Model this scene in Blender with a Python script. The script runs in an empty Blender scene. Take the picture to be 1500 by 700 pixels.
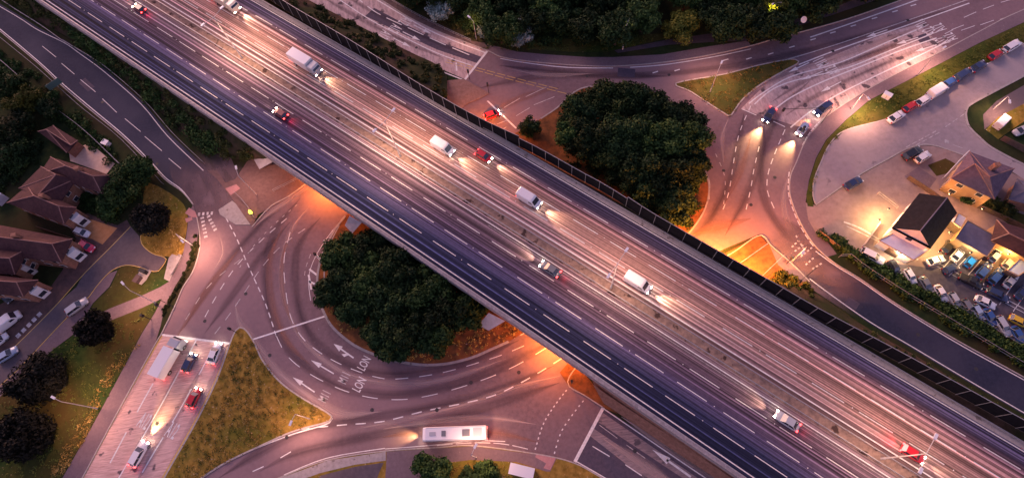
import bpy, math, random
import numpy as np
from mathutils import Vector, Matrix
from mathutils.geometry import tessellate_polygon

random.seed(7); rng = np.random.default_rng(7)
C = bpy.context.scene.collection
SC = bpy.context.scene

# ------------------------------------------------------------------ camera
F_PX, TH, PH, H0 = 870.404581, 0.411309548, -0.164217660, 111.508929   # focal (px of a 1500 wide frame), tilt, roll, height over the deck
PSI, DECK = -0.774013676, 6.5
CAMZ = H0 + DECK
_r = Vector((1, 0, 0)); _f = Vector((0, math.sin(TH), -math.cos(TH))); _u = Vector((0, math.cos(TH), math.sin(TH)))
RV = math.cos(PH) * _r + math.sin(PH) * _u
UV = -math.sin(PH) * _r + math.cos(PH) * _u
cam = bpy.data.cameras.new('camera'); cam.sensor_width = 36; cam.lens = F_PX / 1500 * 36; cam.clip_start = 1; cam.clip_end = 3000
co = bpy.data.objects.new('camera', cam); C.objects.link(co)
M = Matrix((RV, UV, -_f)).transposed().to_4x4(); M.translation = (0, 0, CAMZ); co.matrix_world = M
SC.camera = co

# ------------------------------------------------------------------ sky, sun, exposure
w = bpy.data.worlds.new('World'); SC.world = w; w.use_nodes = True
nt = w.node_tree; nt.nodes.clear()
out = nt.nodes.new('ShaderNodeOutputWorld'); bg = nt.nodes.new('ShaderNodeBackground'); sky = nt.nodes.new('ShaderNodeTexSky')
sky.sky_type = 'NISHITA'; sky.sun_disc = False; sky.sun_elevation = math.radians(9); sky.sun_rotation = math.radians(330)
mul = nt.nodes.new('ShaderNodeMix'); mul.data_type = 'RGBA'; mul.blend_type = 'MULTIPLY'; mul.inputs[0].default_value = 1
mul.inputs[7].default_value = (1.32, 0.80, 1.06, 1)
nt.links.new(sky.outputs[0], mul.inputs[6]); nt.links.new(mul.outputs[2], bg.inputs[0]); nt.links.new(bg.outputs[0], out.inputs[0])
bg.inputs[1].default_value = 0.12
sl = bpy.data.lights.new('sun', 'SUN'); sl.energy = 1.1; sl.angle = math.radians(28); sl.color = (1.0, 0.56, 0.46)
so = bpy.data.objects.new('sun', sl); C.objects.link(so)
so.rotation_euler = (math.radians(62), 0, math.radians(30) + math.pi)
vs = SC.view_settings; vs.view_transform = 'Standard'; vs.look = 'None'; vs.gamma = 1; vs.exposure = 1.05; vs.use_curve_mapping = False

# ------------------------------------------------------------------ helpers
def at(px, py, z=0.0):
    d = ((px - 750) / F_PX) * RV - ((py - 350) / F_PX) * UV + _f
    t = (CAMZ - z) / -d.z
    return Vector((d.x * t, d.y * t, z))
def smooth(pts, n=4, closed=False):
    P = [Vector(p) for p in pts]; N = len(P); o = []
    rngi = range(N if closed else N - 1)
    for i in rngi:
        p1, p2 = P[i], P[(i + 1) % N]
        p0 = P[(i - 1) % N] if (closed or i > 0) else p1
        p3 = P[(i + 2) % N] if (closed or i < N - 2) else p2
        for k in range(n):
            t = k / n
            o.append(0.5 * ((2 * p1) + (p2 - p0) * t + (2 * p0 - 5 * p1 + 4 * p2 - p3) * t * t + (3 * p1 - 3 * p2 + p3 - p0) * t ** 3))
    if not closed: o.append(P[-1])
    return o
def world(pts, z): return [at(p[0], p[1], z) for p in pts]
def resample(pts, n=None, step=None):
    L = [0.0]
    for a, b in zip(pts, pts[1:]): L.append(L[-1] + (b - a).length)
    if n is None: n = max(2, int(L[-1] / step) + 1)
    o = []; j = 0
    for k in range(n):
        t = L[-1] * k / (n - 1)
        while j < len(L) - 2 and L[j + 1] < t: j += 1
        s = (t - L[j]) / max(1e-9, L[j + 1] - L[j]); o.append(pts[j].lerp(pts[j + 1], s))
    return o
def mesh(name, V, Fc, mats, idx=None, sm=False):
    me = bpy.data.meshes.new(name); me.from_pydata([tuple(v) for v in V], [], Fc)
    for m in (mats if isinstance(mats, (list, tuple)) else [mats]): me.materials.append(m)
    if idx is not None: me.polygons.foreach_set('material_index', idx)
    if sm: me.polygons.foreach_set('use_smooth', [True] * len(Fc))
    me.update(); return me
def ob(name, me, parent=None, loc=None, rz=None):
    o = bpy.data.objects.new(name, me); C.objects.link(o)
    if parent: o.parent = parent
    if loc is not None: o.location = loc
    if rz is not None: o.rotation_euler = (0, 0, rz)
    return o
def tag(o, label, cat, group=None, kind=None):
    o['label'] = label; o['category'] = cat
    if group: o['group'] = group
    if kind: o['kind'] = kind
    return o
def empty(name, loc, rz=0):
    o = ob(name, None, None, loc, rz); return o
def struct(o, kind='structure'):
    o['kind'] = kind; return o
class MB:
    def __init__(s): s.V = []; s.F = []; s.I = []
    def add(s, V, Fc, i=0):
        b = len(s.V); s.V += [Vector(v) for v in V]; s.F += [tuple(b + k for k in f) for f in Fc]; s.I += [i] * len(Fc)
    def box(s, x0, x1, y0, y1, z0, z1, i=0, mat=None):
        V = [Vector(v) for v in ((x0, y0, z0), (x1, y0, z0), (x1, y1, z0), (x0, y1, z0), (x0, y0, z1), (x1, y0, z1), (x1, y1, z1), (x0, y1, z1))]
        if mat: V = [mat @ v for v in V]
        s.add(V, [(3, 2, 1, 0), (4, 5, 6, 7), (0, 1, 5, 4), (1, 2, 6, 5), (2, 3, 7, 6), (3, 0, 4, 7)], i)
    def tube(s, a, b, r0, r1=None, n=8, i=0):
        a = Vector(a); b = Vector(b); r1 = r0 if r1 is None else r1
        d = (b - a).normalized(); q = d.to_track_quat('Z', 'Y'); V = []
        for k in range(n):
            c = Vector((math.cos(2 * math.pi * k / n), math.sin(2 * math.pi * k / n), 0)); V.append(a + q @ (c * r0))
        for k in range(n):
            c = Vector((math.cos(2 * math.pi * k / n), math.sin(2 * math.pi * k / n), 0)); V.append(b + q @ (c * r1))
        s.add(V, [(k, (k + 1) % n, n + (k + 1) % n, n + k) for k in range(n)] + [tuple(range(n - 1, -1, -1)), tuple(range(n, 2 * n))], i)
    def me(s, name, mats, sm=False): return mesh(name, s.V, s.F, mats, s.I, sm)

# ------------------------------------------------------------------ materials
def nd(t, k, **kw):
    n = t.nodes.new(k)
    for a, b in kw.items(): setattr(n, a, b)
    return n
def mat(name, c0, c1=None, scale=1.0, rough=0.8, spec=0.3, metal=0, speck=None, bump=0.0, big=None, uvs=None, stretch=None):
    """two-tone noise material in object space; big = second larger noise colour"""
    m = bpy.data.materials.new(name); m.use_nodes = True; t = m.node_tree; b = t.nodes['Principled BSDF']
    b.inputs['Roughness'].default_value = rough; b.inputs['Specular IOR Level'].default_value = spec; b.inputs['Metallic'].default_value = metal
    if c1 is None:
        b.inputs['Base Color'].default_value = (*c0, 1); return m
    tc = nd(t, 'ShaderNodeTexCoord'); src = tc.outputs['Object']
    if stretch:
        mp = nd(t, 'ShaderNodeMapping'); mp.inputs['Scale'].default_value = stretch[:3]
        if len(stretch) > 3: mp.inputs['Rotation'].default_value = (0, 0, stretch[3])
        t.links.new(src, mp.inputs[0]); src = mp.outputs[0]
    n = nd(t, 'ShaderNodeTexNoise'); n.inputs['Scale'].default_value = scale; n.inputs['Detail'].default_value = 6; n.inputs['Roughness'].default_value = 0.65
    t.links.new(src, n.inputs['Vector'])
    r = nd(t, 'ShaderNodeValToRGB'); r.color_ramp.elements[0].position = .32; r.color_ramp.elements[1].position = .68
    r.color_ramp.elements[0].color = (*c0, 1); r.color_ramp.elements[1].color = (*c1, 1)
    t.links.new(n.outputs[0], r.inputs[0]); col = r.outputs[0]
    if big:
        n2 = nd(t, 'ShaderNodeTexNoise'); n2.inputs['Scale'].default_value = big[1]; n2.inputs['Detail'].default_value = 4
        t.links.new(tc.outputs['Object'], n2.inputs['Vector'])
        r2 = nd(t, 'ShaderNodeValToRGB'); r2.color_ramp.elements[0].position = .42; r2.color_ramp.elements[1].position = .62
        t.links.new(n2.outputs[0], r2.inputs[0])
        mx = nd(t, 'ShaderNodeMix', data_type='RGBA'); mx.inputs[7].default_value = (*big[0], 1)
        ml = nd(t, 'ShaderNodeMath', operation='MULTIPLY'); ml.inputs[1].default_value = big[2]
        t.links.new(r2.outputs[0], ml.inputs[0]); t.links.new(ml.outputs[0], mx.inputs[0]); t.links.new(col, mx.inputs[6]); col = mx.outputs[2]
    if speck:
        n3 = nd(t, 'ShaderNodeTexNoise'); n3.inputs['Scale'].default_value = speck[1]; n3.inputs['Detail'].default_value = 3
        t.links.new(tc.outputs['Object'], n3.inputs['Vector'])
        r3 = nd(t, 'ShaderNodeValToRGB'); r3.color_ramp.elements[0].position = speck[2]; r3.color_ramp.elements[1].position = speck[2] + .06
        t.links.new(n3.outputs[0], r3.inputs[0])
        mx = nd(t, 'ShaderNodeMix', data_type='RGBA'); mx.inputs[7].default_value = (*speck[0], 1)
        t.links.new(r3.outputs[0], mx.inputs[0]); t.links.new(col, mx.inputs[6]); col = mx.outputs[2]
    t.links.new(col, b.inputs['Base Color'])
    if bump:
        bp = nd(t, 'ShaderNodeBump'); bp.inputs['Strength'].default_value = bump; bp.inputs['Distance'].default_value = .05
        t.links.new(n.outputs[0], bp.inputs['Height']); t.links.new(bp.outputs[0], b.inputs['Normal'])
    return m
def emis(name, col, s):
    m = bpy.data.materials.new(name); m.use_nodes = True; b = m.node_tree.nodes['Principled BSDF']
    b.inputs['Base Color'].default_value = (*col, 1); b.inputs['Emission Color'].default_value = (*col, 1); b.inputs['Emission Strength'].default_value = s
    return m
def paint(name, c, rough=.3, metal=0.0, coat=.6):
    m = mat(name, c, None, rough=rough, spec=.5, metal=metal); m.node_tree.nodes['Principled BSDF'].inputs['Coat Weight'].default_value = coat; return m
def leafmat(name, c0, c1, c2):
    m = bpy.data.materials.new(name); m.use_nodes = True; t = m.node_tree; b = t.nodes['Principled BSDF']
    g = nd(t, 'ShaderNodeNewGeometry'); r = nd(t, 'ShaderNodeValToRGB'); e = r.color_ramp.elements
    e[0].color = (*c0, 1); e[1].color = (*c2, 1); k = e.new(.6); k.color = (*c1, 1)
    tc = nd(t, 'ShaderNodeTexCoord'); n = nd(t, 'ShaderNodeTexNoise'); n.inputs['Scale'].default_value = .35; n.inputs['Detail'].default_value = 3
    t.links.new(tc.outputs['Object'], n.inputs['Vector'])
    a = nd(t, 'ShaderNodeMath', operation='MULTIPLY_ADD'); a.inputs[1].default_value = .55; t.links.new(g.outputs['Random Per Island'], a.inputs[0])
    mm = nd(t, 'ShaderNodeMath', operation='MULTIPLY_ADD'); mm.inputs[1].default_value = 1.5; mm.inputs[2].default_value = -.5
    t.links.new(n.outputs[0], mm.inputs[0]); t.links.new(mm.outputs[0], a.inputs[2]); t.links.new(a.outputs[0], r.inputs[0])
    oi = nd(t, 'ShaderNodeObjectInfo'); mr = nd(t, 'ShaderNodeMapRange'); mr.inputs[3].default_value = .6; mr.inputs[4].default_value = 1.7; t.links.new(oi.outputs['Random'], mr.inputs[0])
    sc_ = nd(t, 'ShaderNodeVectorMath', operation='SCALE'); t.links.new(r.outputs[0], sc_.inputs[0]); t.links.new(mr.outputs[0], sc_.inputs['Scale'])
    t.links.new(sc_.outputs[0], b.inputs['Base Color']); b.inputs['Roughness'].default_value = .75; b.inputs['Specular IOR Level'].default_value = .15
    return m

ASPH = mat('asphalt_roundabout', (.15, .105, .118), (.22, .152, .165), 1.2, .8, .12, big=((.32, .21, .22), .035, .6), speck=((.3, .26, .27), 1.6, .7))
SLIP = mat('asphalt_slip', (.026, .03, .056), (.04, .044, .076), 1.6, .8, .1, big=((.07, .068, .1), .07, .6), speck=((.2, .19, .21), 1.3, .74))
DARKP = mat('asphalt_patch', (.07, .06, .085), (.11, .09, .12), 1.6, .8, .1)
STREET = mat('asphalt_street', (.28, .235, .24), (.36, .3, .31), .9, .8, .2, big=((.4, .34, .34), .06, .6), speck=((.18, .15, .17), .35, .68))
DARKST = mat('asphalt_side_street', (.085, .07, .085), (.13, .105, .12), 1.1, .8, .2, big=((.17, .13, .13), .08, .6))
FOOT = mat('footway_paving', (.17, .12, .135), (.235, .17, .18), 2.2, .85, .2, big=((.13, .095, .12), .07, .6), speck=((.33, .27, .25), 1.8, .7))
TACT = mat('tactile_paving', (.42, .2, .2), (.5, .27, .26), 3, .8)
CONC = mat('concrete', (.3, .27, .26), (.42, .38, .37), 1.5, .85, speck=((.2, .17, .16), .8, .62), bump=.1)
KERB = mat('kerb_stone', (.32, .29, .27), (.5, .45, .42), 2.5, .85)
PAPR = mat('parapet_concrete', (.24, .21, .22), (.38, .34, .35), 1.6, .85, speck=((.4, .37, .38), 1.5, .6))
PAINT = mat('road_paint', (.62, .6, .58), (.85, .83, .82), 2.2, .6, .3)
WPAINT = mat('worn_road_paint', (.3, .27, .27), (.74, .7, .68), 1.5, .6, .3)
YPAINT = mat('yellow_road_paint', (.5, .34, .1), (.68, .48, .16), 1.5, .6, .3)
ANTI = mat('ribbed_surfacing', (.15, .125, .135), (.36, .27, .275), 1.2, .85, .2, stretch=(.35, 2.6, 1, math.radians(-28)), speck=((.1, .085, .1), .5, .62))
ANTI2 = mat('ribbed_surfacing_red', (.42, .25, .22), (.8, .56, .5), 1.2, .85, .2, stretch=(.3, 3.2, 1, math.radians(-5)), speck=((.12, .09, .1), .4, .64))
ANTI3 = mat('worn_surfacing', (.32, .24, .235), (.62, .48, .46), 1.0, .85, .2, stretch=(1.6, .5, 1, math.radians(30)), speck=((.1, .08, .09), .35, .6))
GRASS = mat('grass_green', (.016, .038, .01), (.045, .075, .018), .9, .95, .05, big=((.13, .07, .024), .05, .6), speck=((.22, .17, .09), 2.4, .68), bump=.8)
DGRASS = mat('grass_dark', (.014, .028, .012), (.035, .05, .018), .6, .95, .05, big=((.05, .035, .02), .06, .7), bump=.5)
BGRASS = mat('grass_brown', (.16, .1, .018), (.4, .25, .06), .9, .95, .05, big=((.11, .12, .02), .09, .75), speck=((.45, .33, .2), 2.2, .66), bump=.8)
SOIL = mat('soil', (.1, .05, .025), (.3, .12, .045), .6, .95, .05, speck=((.4, .3, .25), 1.4, .72), bump=.5)
DIRT = mat('bank_earth', (.035, .026, .016), (.095, .06, .045), .7, .95, .05, big=((.03, .04, .015), .1, .8), bump=.6)
BRICK = mat('retaining_brick', (.2, .1, .07), (.34, .18, .13), 1.5, .9, .1, bump=.4)
WHITE = mat('white_render', (.72, .68, .68), (.82, .79, .8), 1.0, .8)
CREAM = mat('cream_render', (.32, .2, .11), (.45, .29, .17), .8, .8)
TILE = mat('brown_roof_tiles', (.045, .022, .026), (.085, .04, .042), 1.6, .85, .15, big=((.1, .05, .05), .25, .6), bump=.5)
SLATE = mat('dark_roof_tiles', (.006, .006, .008), (.016, .014, .018), 1.4, .8, .2, bump=.5)
PTILE = mat('grey_roof_tiles', (.09, .06, .09), (.15, .105, .14), 1.2, .85, .15, bump=.4)
FELT = mat('flat_roof_felt', (.11, .1, .14), (.19, .175, .23), .5, .85, .15, bump=.2)
BLACK = mat('black_mesh', (.006, .006, .008), (.014, .013, .017), 1.5, .8, .1)
STEEL = mat('galvanised_steel', (.3, .29, .31), (.42, .41, .43), 3, .5, .5, metal=.5)
POLE = mat('lamp_post_paint', (.5, .47, .45), (.62, .59, .57), 2, .5)
DPOLE = mat('black_post_paint', (.02, .02, .024), None, rough=.5)
BARK = mat('bark', (.05, .035, .025), (.09, .065, .045), 3, .9)
RIDGE = mat('ridge_tiles', (.2, .11, .1), (.3, .17, .15), 2, .8)
GLASS = paint('vehicle_glass', (.02, .028, .045), .08, 0, .8)
WINDOW = paint('window_glass', (.03, .035, .05), .1, 0, .3)
TYRE = mat('tyre_rubber', (.015, .015, .016), None, rough=.9)
HUB = mat('wheel_rim', (.4, .4, .42), None, rough=.35, metal=.7)
LAMPW = emis('headlamp_lit', (1, .88, .68), 40)
LAMPOFF = paint('headlamp_off', (.7, .72, .76), .1)
TAILON = emis('tail_lamp_lit', (1, .03, .03), 9)
TAILOFF = paint('tail_lamp_off', (.35, .02, .02), .2)
LUM = emis('lantern_lit', (1, .85, .75), 3)
BULK = emis('bulkhead_lit', (1, .5, .15), 25)
AMBER = emis('bollard_lit', (1, .75, .05), 2.5)
WOODF = mat('fence_wood', (.1, .07, .055), (.17, .12, .1), 2, .9)

# motorway surface: traffic light trails painted in as lane tones and long streaks
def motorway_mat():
    m = bpy.data.materials.new('motorway_asphalt_trails'); m.use_nodes = True; t = m.node_tree; b = t.nodes['Principled BSDF']
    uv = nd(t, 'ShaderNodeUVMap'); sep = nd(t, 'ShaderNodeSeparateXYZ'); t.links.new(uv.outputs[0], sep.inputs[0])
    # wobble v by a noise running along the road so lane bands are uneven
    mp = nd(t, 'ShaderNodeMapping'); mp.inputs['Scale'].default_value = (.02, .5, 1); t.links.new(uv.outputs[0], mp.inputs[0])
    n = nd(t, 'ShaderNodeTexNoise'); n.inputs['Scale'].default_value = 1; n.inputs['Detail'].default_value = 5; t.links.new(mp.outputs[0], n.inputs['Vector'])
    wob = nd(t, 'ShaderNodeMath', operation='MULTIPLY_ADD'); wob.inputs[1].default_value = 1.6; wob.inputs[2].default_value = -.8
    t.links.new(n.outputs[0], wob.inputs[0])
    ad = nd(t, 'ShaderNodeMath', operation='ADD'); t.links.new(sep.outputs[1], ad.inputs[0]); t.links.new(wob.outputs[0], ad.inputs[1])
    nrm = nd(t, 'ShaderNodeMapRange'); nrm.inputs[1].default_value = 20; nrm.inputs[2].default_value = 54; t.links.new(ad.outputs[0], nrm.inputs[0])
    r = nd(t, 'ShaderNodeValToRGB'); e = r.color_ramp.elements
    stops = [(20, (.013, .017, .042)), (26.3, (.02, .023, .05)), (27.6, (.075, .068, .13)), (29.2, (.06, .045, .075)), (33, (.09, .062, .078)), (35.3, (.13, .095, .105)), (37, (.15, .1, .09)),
             (39.5, (.17, .115, .12)), (42, (.25, .16, .14)), (45, (.25, .15, .13)), (47.5, (.17, .1, .1)), (49.7, (.06, .05, .085)), (54, (.024, .03, .06))]  # warm, paler middle stops hold the painted glow of the trails
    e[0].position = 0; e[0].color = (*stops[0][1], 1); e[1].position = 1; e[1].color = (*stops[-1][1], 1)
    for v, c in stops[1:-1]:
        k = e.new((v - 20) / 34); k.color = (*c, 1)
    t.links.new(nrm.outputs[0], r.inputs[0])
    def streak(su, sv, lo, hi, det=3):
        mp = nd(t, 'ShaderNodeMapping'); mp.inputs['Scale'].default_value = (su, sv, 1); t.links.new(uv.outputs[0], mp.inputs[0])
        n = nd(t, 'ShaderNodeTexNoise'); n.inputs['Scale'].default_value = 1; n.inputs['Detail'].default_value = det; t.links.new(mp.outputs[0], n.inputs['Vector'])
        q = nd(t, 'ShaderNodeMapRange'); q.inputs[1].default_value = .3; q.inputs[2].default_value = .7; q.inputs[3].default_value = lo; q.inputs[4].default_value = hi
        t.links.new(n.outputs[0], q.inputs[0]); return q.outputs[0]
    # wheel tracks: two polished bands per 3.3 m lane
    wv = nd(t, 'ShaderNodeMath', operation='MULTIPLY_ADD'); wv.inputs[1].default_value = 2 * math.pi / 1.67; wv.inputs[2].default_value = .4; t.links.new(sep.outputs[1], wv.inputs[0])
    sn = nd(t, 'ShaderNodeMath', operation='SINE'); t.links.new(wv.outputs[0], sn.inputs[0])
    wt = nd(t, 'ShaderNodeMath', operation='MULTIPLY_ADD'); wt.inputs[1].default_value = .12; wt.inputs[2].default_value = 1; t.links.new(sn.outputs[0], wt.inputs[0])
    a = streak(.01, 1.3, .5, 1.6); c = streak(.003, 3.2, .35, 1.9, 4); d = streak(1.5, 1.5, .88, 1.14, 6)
    # thin pale lines painted in as headlight trails, brightest on the far carriageway
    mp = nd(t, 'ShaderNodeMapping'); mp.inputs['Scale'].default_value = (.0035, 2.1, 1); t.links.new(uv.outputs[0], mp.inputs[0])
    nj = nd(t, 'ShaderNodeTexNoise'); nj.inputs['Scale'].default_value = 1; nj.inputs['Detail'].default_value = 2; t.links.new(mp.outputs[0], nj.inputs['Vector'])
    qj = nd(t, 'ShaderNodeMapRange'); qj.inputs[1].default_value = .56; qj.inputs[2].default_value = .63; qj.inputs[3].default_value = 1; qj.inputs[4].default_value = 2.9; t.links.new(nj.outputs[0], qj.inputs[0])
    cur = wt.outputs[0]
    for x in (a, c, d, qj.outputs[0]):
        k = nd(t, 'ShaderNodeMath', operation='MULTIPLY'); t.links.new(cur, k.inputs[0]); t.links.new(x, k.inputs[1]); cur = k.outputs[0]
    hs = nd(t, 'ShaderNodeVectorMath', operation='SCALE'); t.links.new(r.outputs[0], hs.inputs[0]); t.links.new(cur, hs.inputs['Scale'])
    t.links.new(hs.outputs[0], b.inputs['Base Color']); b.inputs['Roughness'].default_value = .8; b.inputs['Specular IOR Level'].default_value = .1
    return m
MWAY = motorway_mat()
MEDIAN = mat('median_gravel', (.16, .115, .105), (.36, .25, .2), .9, .95, .1, stretch=(1, 1, 1), speck=((.07, .045, .04), .5, .6), bump=.5)

# ------------------------------------------------------------------ surfaces
def tess(name, W, z, m, thick=0):
    tri = tessellate_polygon([W]); n = len(W); V = [Vector((p.x, p.y, z)) for p in W]; Fc = []
    for a, b, c in tri:
        if (V[b] - V[a]).cross(V[c] - V[a]).z < 0: b, c = c, b
        Fc.append((a, b, c))
    if thick:
        V += [Vector((p.x, p.y, z - thick)) for p in W]
        area = sum(W[i].x * W[(i + 1) % n].y - W[(i + 1) % n].x * W[i].y for i in range(n))
        for i in range(n):
            j = (i + 1) % n; Fc.append((j, i, n + i, n + j) if area > 0 else (i, j, n + j, n + i))
    return ob(name, mesh(name, V, Fc, m))
def land(name, px, z, m, thick=.2, sm=True, kind='structure'):
    P = smooth(px, 3, True) if sm else [Vector(p) for p in px]
    return struct(tess(name, [at(p[0], p[1], z) for p in P], z, m, thick), kind)
def ribbon_mesh(name, pts, wd, z, m, dash=None, h=0, off=0):
    """flat painted ribbon (h=0) or a raised kerb; pts are world points"""
    P = resample(pts, step=1.0); mb = MB(); s = 0.0
    nr = []
    for i in range(len(P)):
        d = (P[min(i + 1, len(P) - 1)] - P[max(i - 1, 0)]); d.z = 0; d.normalize(); nr.append(Vector((-d.y, d.x, 0)))
    step = (P[1] - P[0]).length
    segs = []
    if dash is None: segs = [(0, (len(P) - 1) * step)]
    else:
        q = dash[2] if len(dash) > 2 else 0; tot = (len(P) - 1) * step
        while q + dash[0] <= tot + .01: segs.append((q, q + dash[0])); q += dash[0] + dash[1]
    def pt(s):
        k = min(len(P) - 2, max(0, int(s / step))); t = s / step - k
        return P[k].lerp(P[k + 1], t), nr[k].lerp(nr[k + 1], t)
    for a, b in segs:
        n = max(1, int((b - a) / 1.0)); row = []
        for k in range(n + 1):
            p, q = pt(a + (b - a) * k / n); p = p + q * off
            row.append((p - q * wd / 2, p + q * wd / 2))
        V = []
        for l, r_ in row: V += [(l.x, l.y, z), (r_.x, r_.y, z)]
        Fc = [(2 * k, 2 * k + 2, 2 * k + 3, 2 * k + 1) for k in range(n)]
        if h:
            base = len(V)
            for l, r_ in row: V += [(l.x, l.y, z - h), (r_.x, r_.y, z - h)]
            for k in range(n):
                Fc.append((base + 2 * k, base + 2 * k + 2, 2 * k + 2, 2 * k)); Fc.append((2 * k + 1, 2 * k + 3, base + 2 * k + 3, base + 2 * k + 1))
        # make faces look up
        Fc = [f if True else f for f in Fc]
        mb.add(V, [tuple(reversed(f)) if k < n else f for k, f in enumerate(Fc)], 0)
    return ob(name, mb.me(name, m))
def line(px, wd=.15, dash=None, m=None, z=.022, sm=True, name='lane_line'):
    P = smooth(px, 4) if sm else [Vector(p) for p in px]
    return struct(ribbon_mesh(name, world(P, z), wd, z, m or PAINT, dash))
def kerb(px, z=.15, wd=.22, h=.14, m=None, closed=False):
    P = smooth(px, 4, closed)
    if closed: P.append(P[0])
    return struct(ribbon_mesh('kerb', world(P, z), wd, z, m or KERB, None, h))
def loft(name, A, za, B, zb, m, n=60, k=6, rough=.25):
    PA = resample(world(smooth(A, 4), za), n); PB = resample(world(smooth(B, 4), zb), n); V = []; Fc = []
    for i in range(n):
        for j in range(k + 1):
            t = j / k; p = PA[i].lerp(PB[i], t)
            if 0 < j < k: p.z += random.uniform(-rough, rough)
            V.append(p)
    for i in range(n - 1):
        for j in range(k):
            a = i * (k + 1) + j; Fc.append((a, a + 1, a + k + 2, a + k + 1))
    o = struct(ob(name, mesh(name, V, Fc, m, None, True))); return PA, PB
# base ground
g = struct(ob('ground', mesh('ground', [(-900, -500, -.02), (900, -500, -.02), (900, 1300, -.02), (-900, 1300, -.02)], [(0, 1, 2, 3)], DGRASS)))

SL_R = [(-120, -75), (-60, -32), (0, 6), (32, 25), (57, 41), (97, 60), (120, 76), (154, 101), (209, 149), (249, 196), (303, 247)]
SL_L = [(-140, -60), (-60, -3), (0, 46), (56, 93), (92, 127), (137, 165), (178, 199), (217, 237), (243, 264), (266, 280), (283, 300)]
W_EDGE = [(288, 318), (292, 340), (292, 366), (282, 398), (268, 420), (256, 448), (236, 489), (228, 502), (188, 574), (157, 631), (120, 700), (85, 765)]
S_EDGE = [(300, 770), (360, 722), (412, 698), (480, 673), (564, 660), (640, 655), (692, 652), (784, 664), (840, 677), (883, 700), (960, 745), (1170, 880)]
N_EDGE = [(470, -55), (557, -1), (600, 26), (651, 50), (714, 74), (733, 83), (768, 89), (830, 95), (899, 97), (974, 91), (1043, 80), (1100, 67), (1128, 59), (1231, 31), (1307, 5), (1380, -22), (1450, -50)]
E_EDGE = [(1640, -40), (1500, 14), (1437, 45), (1386, 72), (1334, 97), (1266, 134), (1214, 168), (1197, 185), (1180, 206), (1167, 237), (1158, 258), (1157, 282), (1162, 300), (1169, 318), (1183, 344), (1198, 364), (1224, 386), (1260, 408), (1312, 444), (1400, 497), (1500, 552), (1620, 620)]
NA_L = [(395, -30), (448, 0), (479, 18), (530, 44), (570, 62), (600, 80), (640, 99), (680, 116), (704, 129), (717, 137), (702, 145), (684, 152)]
ES_L = [(1112, 343), (1130, 360), (1160, 386), (1185, 411), (1211, 430), (1274, 474), (1337, 511), (1416, 558), (1500, 607), (1600, 664)]
SE_U = [(831, 562), (883, 596), (963, 648), (1043, 700), (1120, 750), (1330, 888)]
# asphalt
road = SL_R + [(318, 262), (369, 332), (395, 300), (445, 268), (560, 200), (684, 152)] + [(702, 145), (717, 137), (704, 129), (680, 116), (640, 99), (600, 80), (530, 44), (448, 0), (395, -30)] + N_EDGE + E_EDGE + ES_L[::-1] + [(1060, 365), (950, 430), (850, 540)] + SE_U + S_EDGE[::-1] + W_EDGE[::-1] + SL_L[::-1]
struct(tess('road', [at(p[0], p[1], 0.0) for p in road], 0.0, ASPH))
slw = SL_R + [(318, 262), (330, 280)] + [(284, 304)] + SL_L[::-1]
struct(tess('slip_road', [at(p[0], p[1]) for p in slw], 0.006, SLIP))
ese = [(1189, 349), (1198, 364), (1224, 386), (1260, 408), (1312, 444), (1400, 497), (1500, 552), (1620, 620), (1600, 664)] + ES_L[::-1][1:7] + [(1180, 408)]
struct(tess('slip_road', [at(p[0], p[1]) for p in ese], 0.006, SLIP))
nap = [(395, -30), (470, -55), (557, -1), (600, 26), (651, 50), (714, 74), (697, 97), (680, 116), (640, 99), (600, 80), (570, 62), (530, 44), (479, 18), (448, 0)]
struct(tess('approach_road', [at(p[0], p[1]) for p in nap], 0.006, ANTI3))
napd = [(548, 12), (590, 34), (640, 60), (706, 84), (699, 93), (640, 73), (590, 50), (535, 24)]
struct(tess('road_patch', [at(p[0], p[1]) for p in napd], 0.010, DARKP))
sea = [(883, 596), (963, 648), (1043, 700), (1120, 750), (1330, 888), (1170, 880), (960, 745), (883, 700), (841, 677)]
struct(tess('approach_road', [at(p[0], p[1]) for p in sea], 0.006, DARKP))
for st in ([(880, 602), (1030, 705), (1008, 705), (872, 615)], [(868, 626), (985, 705), (950, 705), (862, 636)]):
    struct(tess('road_patch', [at(p[0], p[1]) for p in st], 0.010, ANTI))
swa = [(237, 490), (338, 503), (317, 557), (289, 614), (263, 660), (232, 715), (190, 790), (70, 790), (120, 700), (157, 631), (188, 574)]
struct(tess('approach_road', [at(p[0], p[1]) for p in swa], 0.006, ANTI2))
nea = [(1085, 160), (1120, 125), (1170, 103), (1220, 82), (1300, 48), (1345, 36), (1385, 72), (1334, 97), (1266, 134), (1214, 168), (1190, 190), (1160, 183)]
struct(tess('approach_road', [at(p[0], p[1]) for p in nea], 0.006, ANTI3))

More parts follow.
